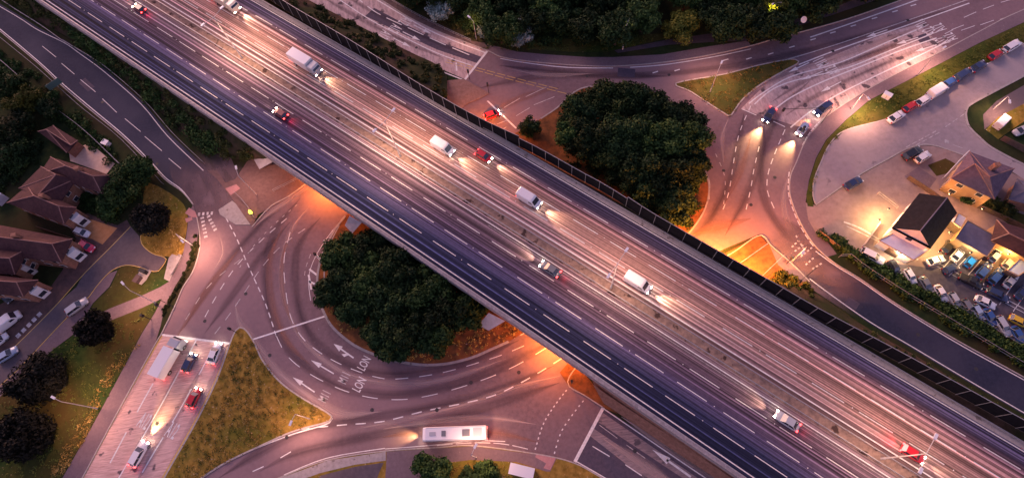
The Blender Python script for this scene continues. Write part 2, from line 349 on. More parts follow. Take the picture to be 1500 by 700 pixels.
# wear: soft-edged tyre-polished and oil-stained bands along the wheel paths
def wearmat(name, c, a, along=.06):
    m = bpy.data.materials.new(name); m.use_nodes = True; t = m.node_tree; b = t.nodes['Principled BSDF']; b.inputs['Base Color'].default_value = (*c, 1); b.inputs['Roughness'].default_value = .8; b.inputs['Specular IOR Level'].default_value = .12
    uv = nd(t, 'ShaderNodeUVMap'); sep = nd(t, 'ShaderNodeSeparateXYZ'); t.links.new(uv.outputs[0], sep.inputs[0])
    mp = nd(t, 'ShaderNodeMapping'); mp.inputs['Scale'].default_value = (along, 2.2, 1); t.links.new(uv.outputs[0], mp.inputs[0])
    n = nd(t, 'ShaderNodeTexNoise'); n.inputs['Detail'].default_value = 5; n.inputs['Scale'].default_value = 1.4; t.links.new(mp.outputs[0], n.inputs['Vector'])
    q = nd(t, 'ShaderNodeMapRange'); q.inputs[1].default_value = .3; q.inputs[2].default_value = .66; q.inputs[3].default_value = .35; q.inputs[4].default_value = 1; t.links.new(n.outputs[0], q.inputs[0])
    s1 = nd(t, 'ShaderNodeMath', operation='MULTIPLY'); s1.inputs[1].default_value = math.pi; t.links.new(sep.outputs[1], s1.inputs[0])
    s2 = nd(t, 'ShaderNodeMath', operation='SINE'); t.links.new(s1.outputs[0], s2.inputs[0]); s3 = nd(t, 'ShaderNodeMath', operation='POWER'); s3.inputs[1].default_value = 1.4; t.links.new(s2.outputs[0], s3.inputs[0])
    e = nd(t, 'ShaderNodeMath', operation='MULTIPLY'); t.links.new(s3.outputs[0], e.inputs[0]); t.links.new(q.outputs[0], e.inputs[1])
    g = nd(t, 'ShaderNodeMath', operation='MULTIPLY'); t.links.new(e.outputs[0], g.inputs[0]); t.links.new(sep.outputs[2], g.inputs[1])
    k = nd(t, 'ShaderNodeMath', operation='MULTIPLY'); k.inputs[1].default_value = a; t.links.new(e.outputs[0], k.inputs[0]); t.links.new(k.outputs[0], b.inputs['Alpha'])
    return m
W_DARK = wearmat('oil_stained_wear', (.08, .055, .068), .5); W_LIGHT = wearmat('tyre_polished_wear', (.5, .37, .35), .8); W_WARM = wearmat('red_tinted_wear', (.34, .17, .13), .6); W_ASPH = wearmat('blend_wear', (.2, .14, .152), 1.0, .3)
wz = [.0105]
def wear(px, wd, m, name='tyre_wear'):
    wz[0] += .0002; P = resample(world(smooth(px, 4), 0), step=1.5); V = []; Fc = []; U = []
    for i, p in enumerate(P):
        d = P[min(i + 1, len(P) - 1)] - P[max(i - 1, 0)]; d.normalize(); n_ = Vector((-d.y, d.x, 0)); tp = min(1, i / 5, (len(P) - 1 - i) / 5) if m is not W_ASPH else 1
        for j in range(5):
            t = j / 4; q = p + n_ * (t - .5) * wd * max(.05, tp); V.append((q.x, q.y, wz[0])); U.append((i * 1.5, t))
    for i in range(len(P) - 1):
        for j in range(4): a = i * 5 + j; Fc.append((a, a + 5, a + 6, a + 1))
    me = mesh(name, V, Fc, m); l = me.uv_layers.new(name='UVMap')
    for lp in me.loops: l.data[lp.index].uv = U[lp.vertex_index]
    struct(ob(name, me))
for c in ([(440, 290), (402, 340), (388, 400), (398, 465), (430, 520), (495, 566), (570, 578), (650, 568), (730, 540), (830, 490)], [(470, 318), (440, 355), (432, 400), (440, 460), (470, 508), (530, 542), (600, 547), (690, 528), (760, 498)],
          [(812, 535), (720, 575), (610, 600), (500, 618), (420, 640), (320, 700)], [(1090, 165), (1078, 230), (1062, 280), (1030, 335), (990, 360)], [(1400, 12), (1230, 62), (1080, 96), (930, 110), (800, 104), (730, 96)],
          [(270, 480), (300, 430), (345, 370), (400, 310), (440, 285)], [(300, 488), (335, 440), (375, 385), (425, 325)], [(820, 560), (700, 600), (580, 630), (440, 662), (380, 690)], [(1120, 180), (1110, 240), (1092, 290), (1062, 345)],
          [(1185, 120), (1140, 165), (1120, 215), (1116, 280), (1140, 330), (1180, 372)], [(700, 130), (790, 112), (900, 112), (980, 112)]): wear(c, 2.6, W_DARK)
for c, w_ in (([(310, 400), (326, 372), (322, 345)], 1.6), ([(344, 440), (350, 470), (366, 492), (388, 525), (420, 556), (460, 584), (500, 606), (560, 602)], 2.6), ([(455, 300), (425, 340), (412, 395), (420, 450), (450, 505), (510, 548), (585, 562), (660, 553), (740, 525)], 1.6),
              ([(370, 335), (395, 312), (430, 288), (470, 262)], 2.4), ([(830, 548), (760, 565), (680, 592), (600, 612), (520, 628)], 1.4), ([(560, 628), (640, 616), (720, 612), (790, 622)], 1.6), ([(1068, 172), (1058, 200), (1060, 240)], 2.0),
              ([(1160, 240), (1148, 300), (1165, 345), (1200, 380)], 2.0), ([(740, 100), (800, 110), (870, 108)], 1.8), ([(1076, 158), (1100, 135), (1160, 105), (1260, 72), (1345, 40)], 2.2), ([(232, 500), (190, 575), (150, 645)], 2.0), ([(333, 505), (310, 560), (270, 645), (235, 705)], 2.2), ([(300, 530), (262, 602), (222, 668), (195, 715)], 2.4), ([(262, 540), (225, 615), (180, 690)], 2.0)): wear(c, w_, W_LIGHT)
for c, w_ in (([(415, 330), (396, 380), (398, 440), (420, 498), (455, 535)], 2.2), ([(430, 325), (414, 380), (416, 440), (440, 495)], 1.2), ([(255, 500), (300, 430), (350, 365)], 2.4), ([(560, 640), (640, 630), (730, 634), (790, 648)], 2.6), ([(700, 175), (760, 145), (820, 128)], 3.0), ([(1010, 345), (1060, 330), (1100, 320)], 5), ([(1100, 200), (1085, 250), (1060, 300)], 2.4), ([(1240, 95), (1300, 72), (1370, 50)], 2.4)): wear(c, w_, W_WARM)
wear([(262, 290), (346, 250)], 22, W_ASPH, 'surface_blend'); wear([(272, 306), (362, 270)], 14, W_ASPH, 'surface_blend')
wear([(1172, 410), (1206, 352)], 22, W_ASPH, 'surface_blend'); wear([(1196, 428), (1232, 376)], 18, W_ASPH, 'surface_blend'); wear([(1160, 400), (1192, 340)], 14, W_ASPH, 'surface_blend')
for c in ([(910, 610), (1000, 668), (1080, 722)], [(880, 640), (960, 692), (1010, 730)]): wear(c, 3.2, W_LIGHT)
for c in ([(470, -5), (560, 45), (650, 86)], [(500, -8), (590, 40), (690, 84)], [(1130, 150), (1180, 118), (1260, 84), (1350, 52)], [(1150, 170), (1200, 138), (1290, 96), (1370, 64)]): wear(c, 1.8, W_DARK)

# ---- lands (raised behind kerbs)
land_w = SL_L[1:] + W_EDGE + [(85, 900), (-400, 900), (-400, -3)]
struct(tess('west_ground', [at(p[0], p[1]) for p in land_w], .12, DGRASS, .14))
land_s = S_EDGE + [(1170, 1150), (300, 1150)]
struct(tess('south_ground', [at(p[0], p[1]) for p in land_s], .12, BGRASS, .14))
land_n = N_EDGE + [(1450, -500), (300, -500)]
struct(tess('north_ground', [at(p[0], p[1]) for p in land_n], .12, DGRASS, .14))
land_e = E_EDGE + [(1900, 620), (1900, -40)]
struct(tess('east_ground', [at(p[0], p[1]) for p in land_e], .12, DGRASS, .14))
kerb(SL_L[1:]); kerb(W_EDGE); kerb(S_EDGE); kerb(N_EDGE); kerb(E_EDGE)
# west details
footw = [(283, 300), (288, 318), (291, 340), (288, 356), (284, 362), (280, 376), (271, 396), (256, 420), (241, 452), (235, 478), (228, 500), (188, 573), (157, 631), (120, 700), (95, 745), (62, 745), (91, 700), (137, 620), (168, 563), (192, 518), (208, 488), (228, 456), (238, 436), (248, 412), (256, 398), (268, 372), (272, 350), (275, 330), (276, 312)]
land('footway', footw, .135, FOOT, 0, False)
land('grass_verge', [(218, 268), (262, 292), (274, 312), (274, 332), (271, 350), (267, 372), (246, 376), (222, 370), (207, 358), (206, 330), (210, 290)], .127, BGRASS, 0)
land('grass_verge', [(110, 488), (136, 446), (162, 420), (176, 392), (200, 392), (226, 400), (243, 390), (254, 380), (262, 386), (247, 412), (237, 436), (227, 456), (207, 488), (191, 518), (167, 563), (136, 620), (90, 700), (62, 745), (-60, 760), (-60, 640), (8, 565), (34, 545), (82, 508)], .127, GRASS, 0)
land('footway', [(248, 412), (235, 420), (205, 434), (180, 444), (160, 452), (140, 462), (120, 478), (108, 492), (128, 492), (150, 474), (175, 464), (205, 452), (238, 437)], .131, FOOT, 0, False)
street_w = [(191, 331), (204, 346), (207, 358), (222, 371), (243, 378), (240, 386), (229, 398), (212, 394), (200, 389), (182, 388), (162, 397), (140, 420), (128, 436), (96, 466), (30, 536), (6, 558), (-50, 615), (-110, 570), (-50, 520), (24, 504), (80, 448), (112, 420), (123, 400), (140, 381), (160, 363)]
street_w[18:19] = [(-30, 552)]
street_w[17] = (-70, 590)
land('side_street', street_w, .136, DARKST, 0, False)
land('footway', [(140, 420), (160, 400), (172, 396), (160, 420), (136, 444), (112, 486), (80, 510), (34, 548), (-20, 600), (-40, 590), (6, 560), (30, 538), (96, 468), (128, 438)], .133, FOOT, 0, False)
land('forecourt', [(191, 331), (160, 363), (123, 400), (80, 448), (24, 504), (-60, 575), (-120, 540), (-40, 470), (10, 440), (60, 440), (92, 395), (98, 372), (112, 350), (100, 330), (128, 312), (150, 322), (172, 330), (186, 322)], .129, mat('front_yard', (.07, .045, .045), (.14, .08, .07), .8, .9), 0, False)
land('drive', [(118, 318), (135, 322), (172, 334), (150, 358), (135, 350), (112, 345), (108, 330)], .134, mat('brick_drive', (.4, .18, .07), (.52, .26, .12), 1, .9), 0, False)
land('patio', [(101, 223), (125, 212), (142, 218), (168, 240), (156, 255), (103, 236)], .139, mat('sandstone_patio', (.6, .42, .32), (.75, .56, .44), .8, .9), 0, False)
line([(191, 332), (160, 364), (123, 401), (80, 449), (24, 505), (-30, 553)], .16, m=YPAINT, z=.142, name='kerb_line')
line([(206, 345), (208, 358), (223, 371), (243, 378), (239, 388), (228, 398), (200, 390), (180, 389), (160, 399), (140, 421), (128, 437), (96, 467), (30, 537), (6, 559), (-30, 592)], .16, m=YPAINT, z=.143, name='kerb_line')
line([(60, 458), (24, 494), (18, 500)], 1.0, m=WPAINT, z=.141, dash=(.9, .5), name='worn_lettering')
for a in ([(222, 396), (214, 410), (207, 417), (195, 412), (204, 398), (212, 394)],):
    land('utility_base', a, .2, CONC, .08, False)
land('footway', [(252, 372), (247, 378), (240, 408), (248, 412), (266, 376)], .14, CONC, 0, False)
land('tactile_paving', [(277, 304), (286, 310), (289, 318), (280, 318), (271, 312)], .141, TACT, 0, False)
land('tactile_paving', [(271, 320), (281, 318), (282, 322), (273, 326)], .141, TACT, 0, False)
# fly-over corners
land('footway', [(303, 249), (318, 263), (338, 288), (369, 332), (378, 314), (420, 290), (445, 270), (500, 235), (460, 205), (410, 238), (385, 238), (365, 232), (345, 262), (330, 268), (318, 250)], .12, mat('dark_paving', (.14, .085, .08), (.21, .13, .12), 1.4, .9), .14, False)
land('tactile_paving', [(330, 276), (346, 270), (352, 276), (338, 286)], .128, TACT, 0, False)
land('crossing_refuge', [(320, 307), (340, 294), (372, 320), (366, 329), (345, 329), (322, 314)], .11, CONC, .1, False)
kerb([(369, 332), (395, 303), (420, 289), (445, 271), (480, 246)], .16)
land('footway', [(684, 152), (702, 145), (717, 137), (704, 129), (680, 116), (655, 118), (630, 140), (600, 190), (640, 190)], .12, mat('brick_paving', (.2, .12, .1), (.3, .19, .16), 1.2, .9), .14, False)
land('footway', [(1113, 345), (1130, 361), (1160, 387), (1185, 412), (1160, 425), (1110, 412), (1040, 400), (1000, 420), (960, 440), (1060, 372)], .12, SOIL, .14, False)
land('crossing_refuge', [(1128, 361), (1160, 387), (1186, 413), (1170, 412), (1140, 388)], .135, FOOT, .01, False)
kerb([(1020, 395), (1070, 372), (1113, 344), (1130, 360), (1160, 386), (1186, 412)], .16)
land('footway', [(831, 562), (857, 579), (883, 596), (905, 606), (880, 575), (850, 540), (900, 500), (860, 500), (820, 545)], .12, SOIL, .14, False)
kerb([(880, 500), (850, 530), (831, 561), (857, 579), (883, 596)], .16)
# central island
isl = [(506, 316), (489, 338), (472, 373), (465, 403), (466, 433), (478, 465), (492, 484), (520, 506), (552, 520), (584, 529), (620, 534), (656, 532), (692, 523), (720, 511), (745, 500), (790, 472), (880, 420), (960, 380), (1000, 352), (1019, 329), (1031, 310), (1038, 288), (1038, 266), (1031, 246), (1015, 215), (990, 175), (960, 150), (900, 128), (850, 130), (816, 158), (792, 174), (765, 190), (680, 230), (580, 275)]
land('central_island', isl, .12, SOIL, .14)
kerb(isl[:15], .17, .5, .16, CONC); kerb(isl[18:31], .17, .35, .16, CONC)
kerb([(497, 330), (481, 362), (475, 392), (476, 430)], .14, .25, .1, CONC)
# splitter islands
swi = [(351, 479), (360, 483), (372, 501), (384, 527), (408, 557), (440, 581), (478, 603), (486, 611), (478, 618), (430, 631), (380, 653), (330, 677), (294, 700), (262, 724), (225, 760), (205, 765), (240, 700), (263, 660), (289, 614), (317, 557), (337, 502), (345, 484)]
land('grass_verge', swi, .13, BGRASS, .15); kerb(swi[:13], .15, .3, .15); kerb(swi[15:] + [swi[0]], .15, .3, .15)
nsp = [(990, 122), (1060, 109), (1110, 96), (1150, 88), (1164, 87), (1170, 92), (1150, 103), (1120, 120), (1098, 136), (1084, 150), (1075, 163), (1069, 170), (1058, 164), (1036, 150), (1010, 133)]
land('grass_verge', nsp, .13, mat('grass_mixed', (.09, .075, .02), (.17, .12, .035), .5, .95, .05, big=((.06, .075, .02), .12, .9), speck=((.35, .3, .18), 1.8, .72), bump=.4), .15); kerb(nsp, .15, .3, .15, None, True)
# south details
land('footway', [(784, 665), (692, 653), (640, 656), (566, 661), (566, 676), (560, 760), (610, 760), (628, 680), (690, 673), (757, 676), (800, 690), (806, 690), (815, 671)], .135, FOOT, 0, False)
land('crossing_refuge', [(412, 699), (480, 674), (565, 661), (565, 674), (520, 680), (470, 692), (430, 706), (400, 715)], .14, CONC, .01, False)
land('side_street', [(470, 696), (520, 683), (562, 677), (556, 690), (545, 720), (440, 730)], .138, DARKST, 0, False)
land('tactile_paving', [(786, 664), (815, 669), (806, 688), (796, 685), (800, 678), (784, 669)], .142, TACT, 0, False)
# north details
land('footway', [(714, 74), (733, 83), (768, 89), (830, 95), (899, 97), (974, 91), (1043, 80), (1100, 67), (1095, 60), (1040, 68), (970, 80), (900, 84), (860, 84), (800, 80), (757, 76), (735, 70), (716, 66)], .13, FOOT, 0, False)
land('footway', [(1100, 60), (1040, 62), (980, 66), (905, 78), (900, 74), (980, 58), (1050, 48), (1100, 44), (1160, 30), (1220, 12), (1300, -20), (1320, -12), (1220, 22), (1160, 42)], .132, mat('dark_path', (.05, .04, .055), (.08, .06, .075), 1.5, .9), 0, False)
land('footway', [(557, -1), (600, 26), (651, 50), (714, 74), (716, 64), (690, 60), (651, 42), (600, 16), (566, -6)], .131, mat('verge_path', (.09, .06, .06), (.16, .11, .1), 1.5, .9), 0, False)
land('grass_verge', [(760, 68), (800, 74), (860, 77), (905, 73), (960, 60), (1000, 52), (960, 50), (860, 58), (800, 56)], .128, GRASS, 0)
# east details
land('footway', [(1500, 14), (1437, 45), (1386, 72), (1334, 97), (1266, 134), (1214, 168), (1197, 185), (1180, 206), (1167, 237), (1158, 258), (1157, 282), (1162, 300), (1169, 318), (1183, 344), (1198, 364), (1212, 376), (1226, 372), (1205, 345), (1190, 320), (1180, 296), (1185, 264), (1195, 232), (1210, 205), (1240, 175), (1273, 147), (1355, 105), (1437, 62), (1500, 33), (1560, 10), (1560, -10)], .13, FOOT, 0, False)
land('grass_verge', [(1183, 302), (1181, 285), (1186, 264), (1196, 232), (1211, 205), (1241, 175), (1274, 147), (1356, 105), (1438, 62), (1501, 33), (1600, -8), (1600, 8), (1500, 63), (1420, 108), (1345, 152), (1300, 173), (1238, 190), (1214, 211), (1202, 236), (1192, 264), (1189, 290), (1192, 303)], .133, mat('mown_grass', (.035, .06, .012), (.085, .1, .02), .6, .95, .05, big=((.13, .09, .03), .08, .5), speck=((.3, .28, .1), 2, .74), bump=.4), 0, False)
street_e = [(1195, 299), (1191, 285), (1193, 262), (1203, 237), (1215, 212), (1238, 191), (1300, 174), (1345, 153), (1420, 109), (1500, 64), (1620, 0), (1620, 45), (1500, 110), (1460, 131), (1423, 151), (1416, 160), (1415, 170), (1420, 186), (1437, 203), (1454, 217), (1500, 241), (1600, 285), (1560, 300), (1480, 250), (1430, 233), (1391, 219), (1369, 212), (1349, 211), (1326, 218), (1304, 230), (1254, 258)]
land('forecourt', [(1180, 297), (1196, 301), (1255, 260), (1305, 232), (1327, 219), (1349, 213), (1369, 214), (1391, 221), (1430, 235), (1480, 252), (1600, 310), (1600, 560), (1500, 507), (1440, 472), (1380, 438), (1330, 409), (1290, 387), (1255, 370), (1232, 357), (1212, 345), (1198, 346), (1184, 322)], .131, mat('warm_paving', (.28, .2, .18), (.38, .28, .25), .8, .9, big=((.2, .14, .14), .08, .6)), 0, False)
land('side_street', street_e, .134, STREET, 0, False)
kerb([(1195, 300), (1254, 259), (1304, 231), (1326, 219), (1349, 212), (1369, 213), (1391, 220), (1417, 229)], .2, .3, .08); kerb([(1195, 299), (1191, 285), (1193, 262), (1203, 237), (1215, 212), (1238, 191), (1300, 174), (1345, 153), (1420, 109), (1500, 64), (1560, 30)], .2, .25, .08)
kerb([(1560, 78), (1500, 111), (1460, 132), (1423, 152), (1416, 160), (1415, 170), (1420, 186), (1437, 203), (1454, 217), (1500, 241), (1560, 268)], .2, .5, .08, CONC)
land('car_park', [(1385, 352), (1412, 346), (1448, 370), (1470, 366), (1500, 376), (1600, 410), (1600, 545), (1500, 500), (1440, 466), (1400, 443), (1330, 405), (1300, 385), (1345, 390), (1375, 394)], .135, mat('car_park_asphalt', (.07, .06, .075), (.12, .1, .12), 1, .85), 0, False)
land('garden_lawn', [(1359, 242), (1385, 232), (1400, 240), (1388, 254), (1372, 258)], .137, GRASS, 0, False)
land('garden_lawn', [(1462, 300), (1520, 322), (1520, 345), (1480, 330), (1455, 312)], .137, GRASS, 0, False)
land('garden_bed', [(1440, 168), (1460, 148), (1500, 125), (1540, 105), (1540, 140), (1500, 160), (1474, 168), (1452, 182), (1442, 190)], .137, DARKST, 0, False)
land('garden_lawn', [(1444, 190), (1462, 172), (1500, 152), (1540, 132), (1540, 160), (1500, 178), (1462, 204)], .139, BGRASS, 0, False)
land('forecourt', [(1325, 258), (1345, 245), (1372, 262), (1360, 278), (1340, 272)], .136, FOOT, 0, False)
# white lane lines in the car park and on the access road
line([(1376, 386), (1440, 420), (1500, 452), (1560, 485)], .12, z=.142); line([(1372, 390), (1436, 424), (1500, 458), (1560, 492)], .1, z=.142)
for (a, b) in (((1400, 372), (1378, 396)), ((1415, 378), (1390, 404)), ((1438, 380), (1410, 412)), ((1456, 384), (1426, 422)), ((1474, 392), (1444, 432)), ((1494, 402), (1464, 446)), ((1516, 412), (1484, 456))):
    line([a, b], .12, z=.142, sm=False, name='bay_line')
line([(1236, 325), (1262, 335), (1300, 358), (1345, 380)], .35, m=WPAINT, z=.14, name='edge_line'); line([(1240, 331), (1292, 356), (1338, 381)], .2, m=WPAINT, z=.141, name='edge_line')
line([(1327, 216), (1375, 190)], .15, (1.2, .6), WPAINT, z=.142, sm=False); line([(1332, 218), (1380, 192)], .15, (1.2, .6), WPAINT, z=.142, sm=False)
line([(1385, 186), (1414, 166)], .15, (1.5, .8), WPAINT, z=.142, sm=False); line([(1384, 207), (1390, 208)], .9, None, WPAINT, z=.142, sm=False)
line([(1396, 212), (1440, 228)], .15, (2, 3), WPAINT, z=.142, sm=False)

# ---- lane markings on the ground roads
line([(-120, -66), (-60, -24), (0, 10), (32, 29), (55, 44), (94, 63), (117, 79), (151, 104), (206, 152), (246, 200), (298, 250)], .18)
line([(-60, -5), (0, 43), (56, 90), (93, 124), (138, 162), (180, 197), (218, 234), (243, 261), (265, 277), (282, 298)], .22)
for a, b in (((62, 68), (82, 84)), ((90, 93), (109, 109)), ((118, 117), (140, 135)), ((150, 145), (171, 165)), ((183, 174), (206, 193)), ((212, 200), (237, 221)), ((247, 232), (265, 247))): line([a, b], .14, sm=False)
# roundabout west: give-way & lane dashes
line([(331, 319), (347, 350), (362, 385), (375, 414), (387, 440), (396, 465), (407, 500)], .22, (1.3, .9))
line([(420, 320), (385, 350), (350, 385), (325, 420), (305, 455), (290, 484)], .18, (1.6, 1.6)); line([(435, 300), (400, 330), (370, 362), (345, 402)], .15, (.6, 1.2), WPAINT)
line([(447, 335), (412, 360), (383, 392), (357, 430), (335, 462), (312, 492)], .18, (1.8, 1.6), WPAINT); line([(352, 380), (320, 405), (300, 425), (280, 455), (263, 482)], .15, (1.6, 2.2), WPAINT)
line([(370, 497), (476, 463)], .35, z=.024, sm=False, name='stop_line')
line([(236, 490), (337, 503)], .45, z=.024, sm=False, name='stop_line')
line([(500, 322), (478, 350), (460, 380), (452, 408), (455, 440)], .14, None); line([(455, 372), (447, 395), (446, 415)], .14, (1, 1), WPAINT)
for a, b in (((462, 372), (474, 386)), ((453, 394), (466, 404)), ((452, 412), (462, 416)), ((474, 352), (485, 364)), ((487, 337), (493, 346)), ((452, 402), (456, 424))): line([a, b], .42, sm=False, z=.025, name='hatching')
line([(425, 340), (416, 380), (418, 420), (426, 465), (445, 497), (478, 522), (515, 540), (560, 554), (600, 553), (650, 545), (700, 531), (742, 517), (790, 496)], .16, (2.6, 2.2))
line([(404, 490), (420, 520), (450, 545), (490, 566), (525, 578), (560, 584), (600, 584), (650, 574), (710, 555), (760, 533), (815, 500)], .16, (3.2, 2.8))
line([(384, 645), (430, 630), (500, 622), (560, 617), (620, 602), (680, 590), (720, 580), (750, 567), (790, 545), (830, 520)], .22, (2.0, 1.7))
line([(370, 690), (400, 676), (428, 660), (455, 646)], .2, (2.2, 3.4)); line([(800, 470), (770, 487), (730, 505)], .14, (2.4, 1.2))
line([(784, 658), (796, 620), (815, 590), (834, 566)], .22, (.4, .55)); line([(812, 664), (822, 632), (840, 605), (855, 586)], .22, (.4, .7))
line([(884, 596), (842, 676)], .6, z=.024, sm=False, name='stop_line')
line([(884, 598), (963, 652), (1043, 706)], .2); line([(842, 674), (884, 698), (960, 742)], .2); line([(868, 653), (893, 668)], .18, sm=False); line([(916, 680), (940, 696)], .18, sm=False)
line([(878, 622), (930, 660), (982, 696)], .12, (4, 2), WPAINT)
line([(640, 652), (692, 648), (740, 650), (784, 660)], .14, (3, .6)); line([(564, 657), (640, 651), (692, 645), (740, 646)], .14, z=.026)
line([(416, 695), (480, 670), (564, 656)], .18)
line([(372, 657), (430, 635), (478, 621), (487, 612)], .25, z=.026)
line([(294, 698), (340, 668), (372, 655)], .2, z=.026)
# SW approach
for o_, d_, m_ in ((( (262, 494), (240, 534), (208, 590), (160, 680), (145, 710) ), (6, 4), WPAINT), (((288, 497), (268, 534), (232, 600), (190, 672), (165, 715)), None, PAINT), (((316, 501), (296, 540), (262, 602), (222, 668), (195, 715)), (7, 3), PAINT)):
    line(list(o_), .28, d_, PAINT)
line([(237, 491), (188, 575), (157, 632), (120, 701), (90, 758)], .45, m=YPAINT, z=.026); line([(336, 504), (316, 557), (288, 613), (262, 659), (238, 700), (205, 758)], .45, z=.026, m=YPAINT)
# N approach
line([(448, 3), (480, 21), (530, 47), (570, 66), (600, 83), (640, 102), (678, 117)], .32); line([(545, -4), (592, 24), (640, 50), (712, 78)], .32)
line([(480, -12), (540, 28), (590, 54), (640, 78), (690, 96)], .26); line([(515, -10), (550, 18), (600, 42), (650, 65), (700, 86)], .26, (5, 2))
line([(714, 75), (680, 118)], .55, z=.026, sm=False, name='stop_line')
line([(655, 88), (700, 100), (760, 116), (832, 134)], .16, (2.2, .5), YPAINT); line([(652, 91), (700, 104), (760, 120), (832, 138)], .16, (2.2, .5), YPAINT)
line([(668, 92), (669, 104)], .4, sm=False); line([(714, 148), (756, 188)], .4, sm=False, name='stop_line')
for a, b in (((738, 158), (762, 144)), ((756, 170), (776, 158)), ((728, 182), (744, 176)), ((770, 142), (800, 128)), ((782, 154), (812, 142)), ((742, 186), (720, 200))): line([a, b], .16, sm=False, m=WPAINT)
line([(733, 86), (768, 92), (830, 99), (898, 100)], .25); line([(923, 99), (974, 95), (1043, 84), (1100, 72)], .25)
line([(1187, 55), (1260, 30), (1344, 0), (1400, -22)], .32); 
for x, y in ((960, 106), (992, 103), (1063, 88), (1097, 86), (1129, 79), (1160, 69), (1191, 58), (1220, 48), (1250, 38), (1281, 27), (1311, 17), (1338, 8)): line([(x - 4, y + 1.2), (x + 4, y - 1.2)], .3, sm=False)
line([(990, 122), (1060, 109), (1150, 88), (1230, 64), (1330, 30), (1400, 6), (1450, -12)], .22, m=WPAINT); line([(1170, 95), (1230, 72), (1330, 37), (1420, 5)], .3)
# NE approach lanes
line([(1097, 152), (1118, 136), (1160, 112), (1230, 92), (1300, 62), (1343, 44)], .3); line([(1105, 153), (1130, 132), (1165, 118), (1240, 100), (1300, 76), (1365, 50)], .32)
line([(1135, 160), (1160, 142), (1205, 120), (1260, 98), (1320, 74), (1372, 56)], .34); line([(1158, 187), (1185, 165), (1225, 140), (1290, 108), (1350, 80), (1386, 62)], .32)
line([(1087, 160), (1108, 169)], .2, z=.026, sm=False, name='stop_line'); line([(1133, 178), (1150, 186)], .2, z=.026, sm=False, name='stop_line')
line([(1176, 213), (1190, 190), (1212, 170), (1268, 136), (1334, 99), (1386, 74), (1437, 47), (1500, 16), (1560, -6)], .34, z=.026, dash=(1.2, .25))
for a, b in (((1384, 50), (1396, 44)), ((1408, 45), (1428, 38)), ((1436, 37), (1456, 30)), ((1465, 29), (1485, 22)), ((1492, 19), (1512, 12)), ((1394, 44), (1412, 37)), ((1412, 26), (1430, 18)), ((1440, 14), (1456, 8)), ((1466, 4), (1480, 0))): line([a, b], .15, sm=False)
# east circulatory dashes
line([(1100, 155), (1083, 195), (1075, 235), (1068, 280), (1058, 310)], .17, (1.4, 1.6)); line([(1112, 215), (1104, 250), (1100, 275), (1090, 320)], .17, (1.4, 1.6)); line([(1150, 190), (1135, 225), (1125, 255), (1124, 280), (1134, 305)], .18, (1.6, 1.2))
line([(1048, 225), (1062, 260), (1060, 300)], .15, (1, 1.4), WPAINT); line([(1156, 252), (1155, 284), (1166, 318), (1181, 346), (1196, 366)], .2, (1.2, .5))
line([(1195, 368), (1224, 389), (1260, 411), (1312, 447), (1400, 501), (1500, 556), (1600, 611)], .2); line([(1186, 408), (1211, 427), (1274, 471), (1337, 508), (1416, 555), (1500, 604), (1600, 660)], .2)
line([(1035, 153), (1045, 147), (1052, 141)], .2, (.8, .4), WPAINT); line([(1033, 250), (1039, 268), (1038, 292)], .3, sm=True)
for a, b in (((1160, 362), (1172, 350)), ((1164, 368), (1178, 358)), ((1173, 376), (1190, 362)), ((1180, 388), (1196, 374)), ((1190, 394), (1206, 384)), ((1166, 345), (1178, 366))): line([a, b], .3, (.5, .45), WPAINT, sm=False)
for a, b in (((296, 318), (302, 350)), ((305, 316), (318, 342)), ((290, 314), (312, 312))): line([a, b], .8, (.5, .5), WPAINT, sm=False)

# arrows and lettering on the carriageway
def flatpoly(name, loops, px, hd, z, m, sx=1, sy=1):
    """loops in local metres (x right of heading, y along heading) placed at px heading towards hd"""
    c = at(*px, z); d = at(*hd, z) - c; d.z = 0; d.normalize(); r = Vector((d.y, -d.x, 0)); mb = MB()
    for lp in loops:
        W = [c + r * (x * sx) + d * (y * sy) for x, y in lp]; tri = tessellate_polygon([W])
        Fc = []
        for a, b, e in tri:
            if (W[b] - W[a]).cross(W[e] - W[a]).z < 0: b, e = e, b
            Fc.append((a, b, e))
        mb.add([(p.x, p.y, z) for p in W], Fc)
    return struct(ob(name, mb.me(name, m)))
ARW = [[(-.13, 0), (.13, 0), (.13, 3.4), (-.13, 3.4)], [(-.5, 3.4), (.5, 3.4), (0, 5.8)]]
ARB = [[(-.15, 0), (.15, 0), (.15, 3.4), (-.15, 3.4)], [(-.6, 3.4), (.6, 3.4), (0, 5.4)], [(-.9, 1.8), (-.15, 1.3), (-.15, 1.9), (-.75, 2.6)]]
for p, h, k in (((518, 524), (494, 507), ARB), ((489, 547), (462, 531), ARW), ((461, 574), (436, 557), ARW), ((1012, 698), (981, 676), [[(-.2, 0), (.2, 0), (.2, 5), (-.2, 5)], [(-.65, 4.6), (.65, 4.6), (0, 8)]]),
                ((601, 69), (576, 56), ARW), ((616, 60), (590, 47), ARW), ((632, 50), (606, 37), ARW),
                ((1300, 44), (1268, 55), ARW), ((1345, 55), (1310, 66), ARW), ((1372, 66), (1340, 76), ARW), ((1185, 92), (1168, 100), ARW), ((1205, 105), (1185, 113), ARW), ((1232, 120), (1214, 129), ARW)):
    if p[0] in (601, 616, 632): p, h = h, p
    flatpoly('road_arrow', k, p, h, .028, PAINT)
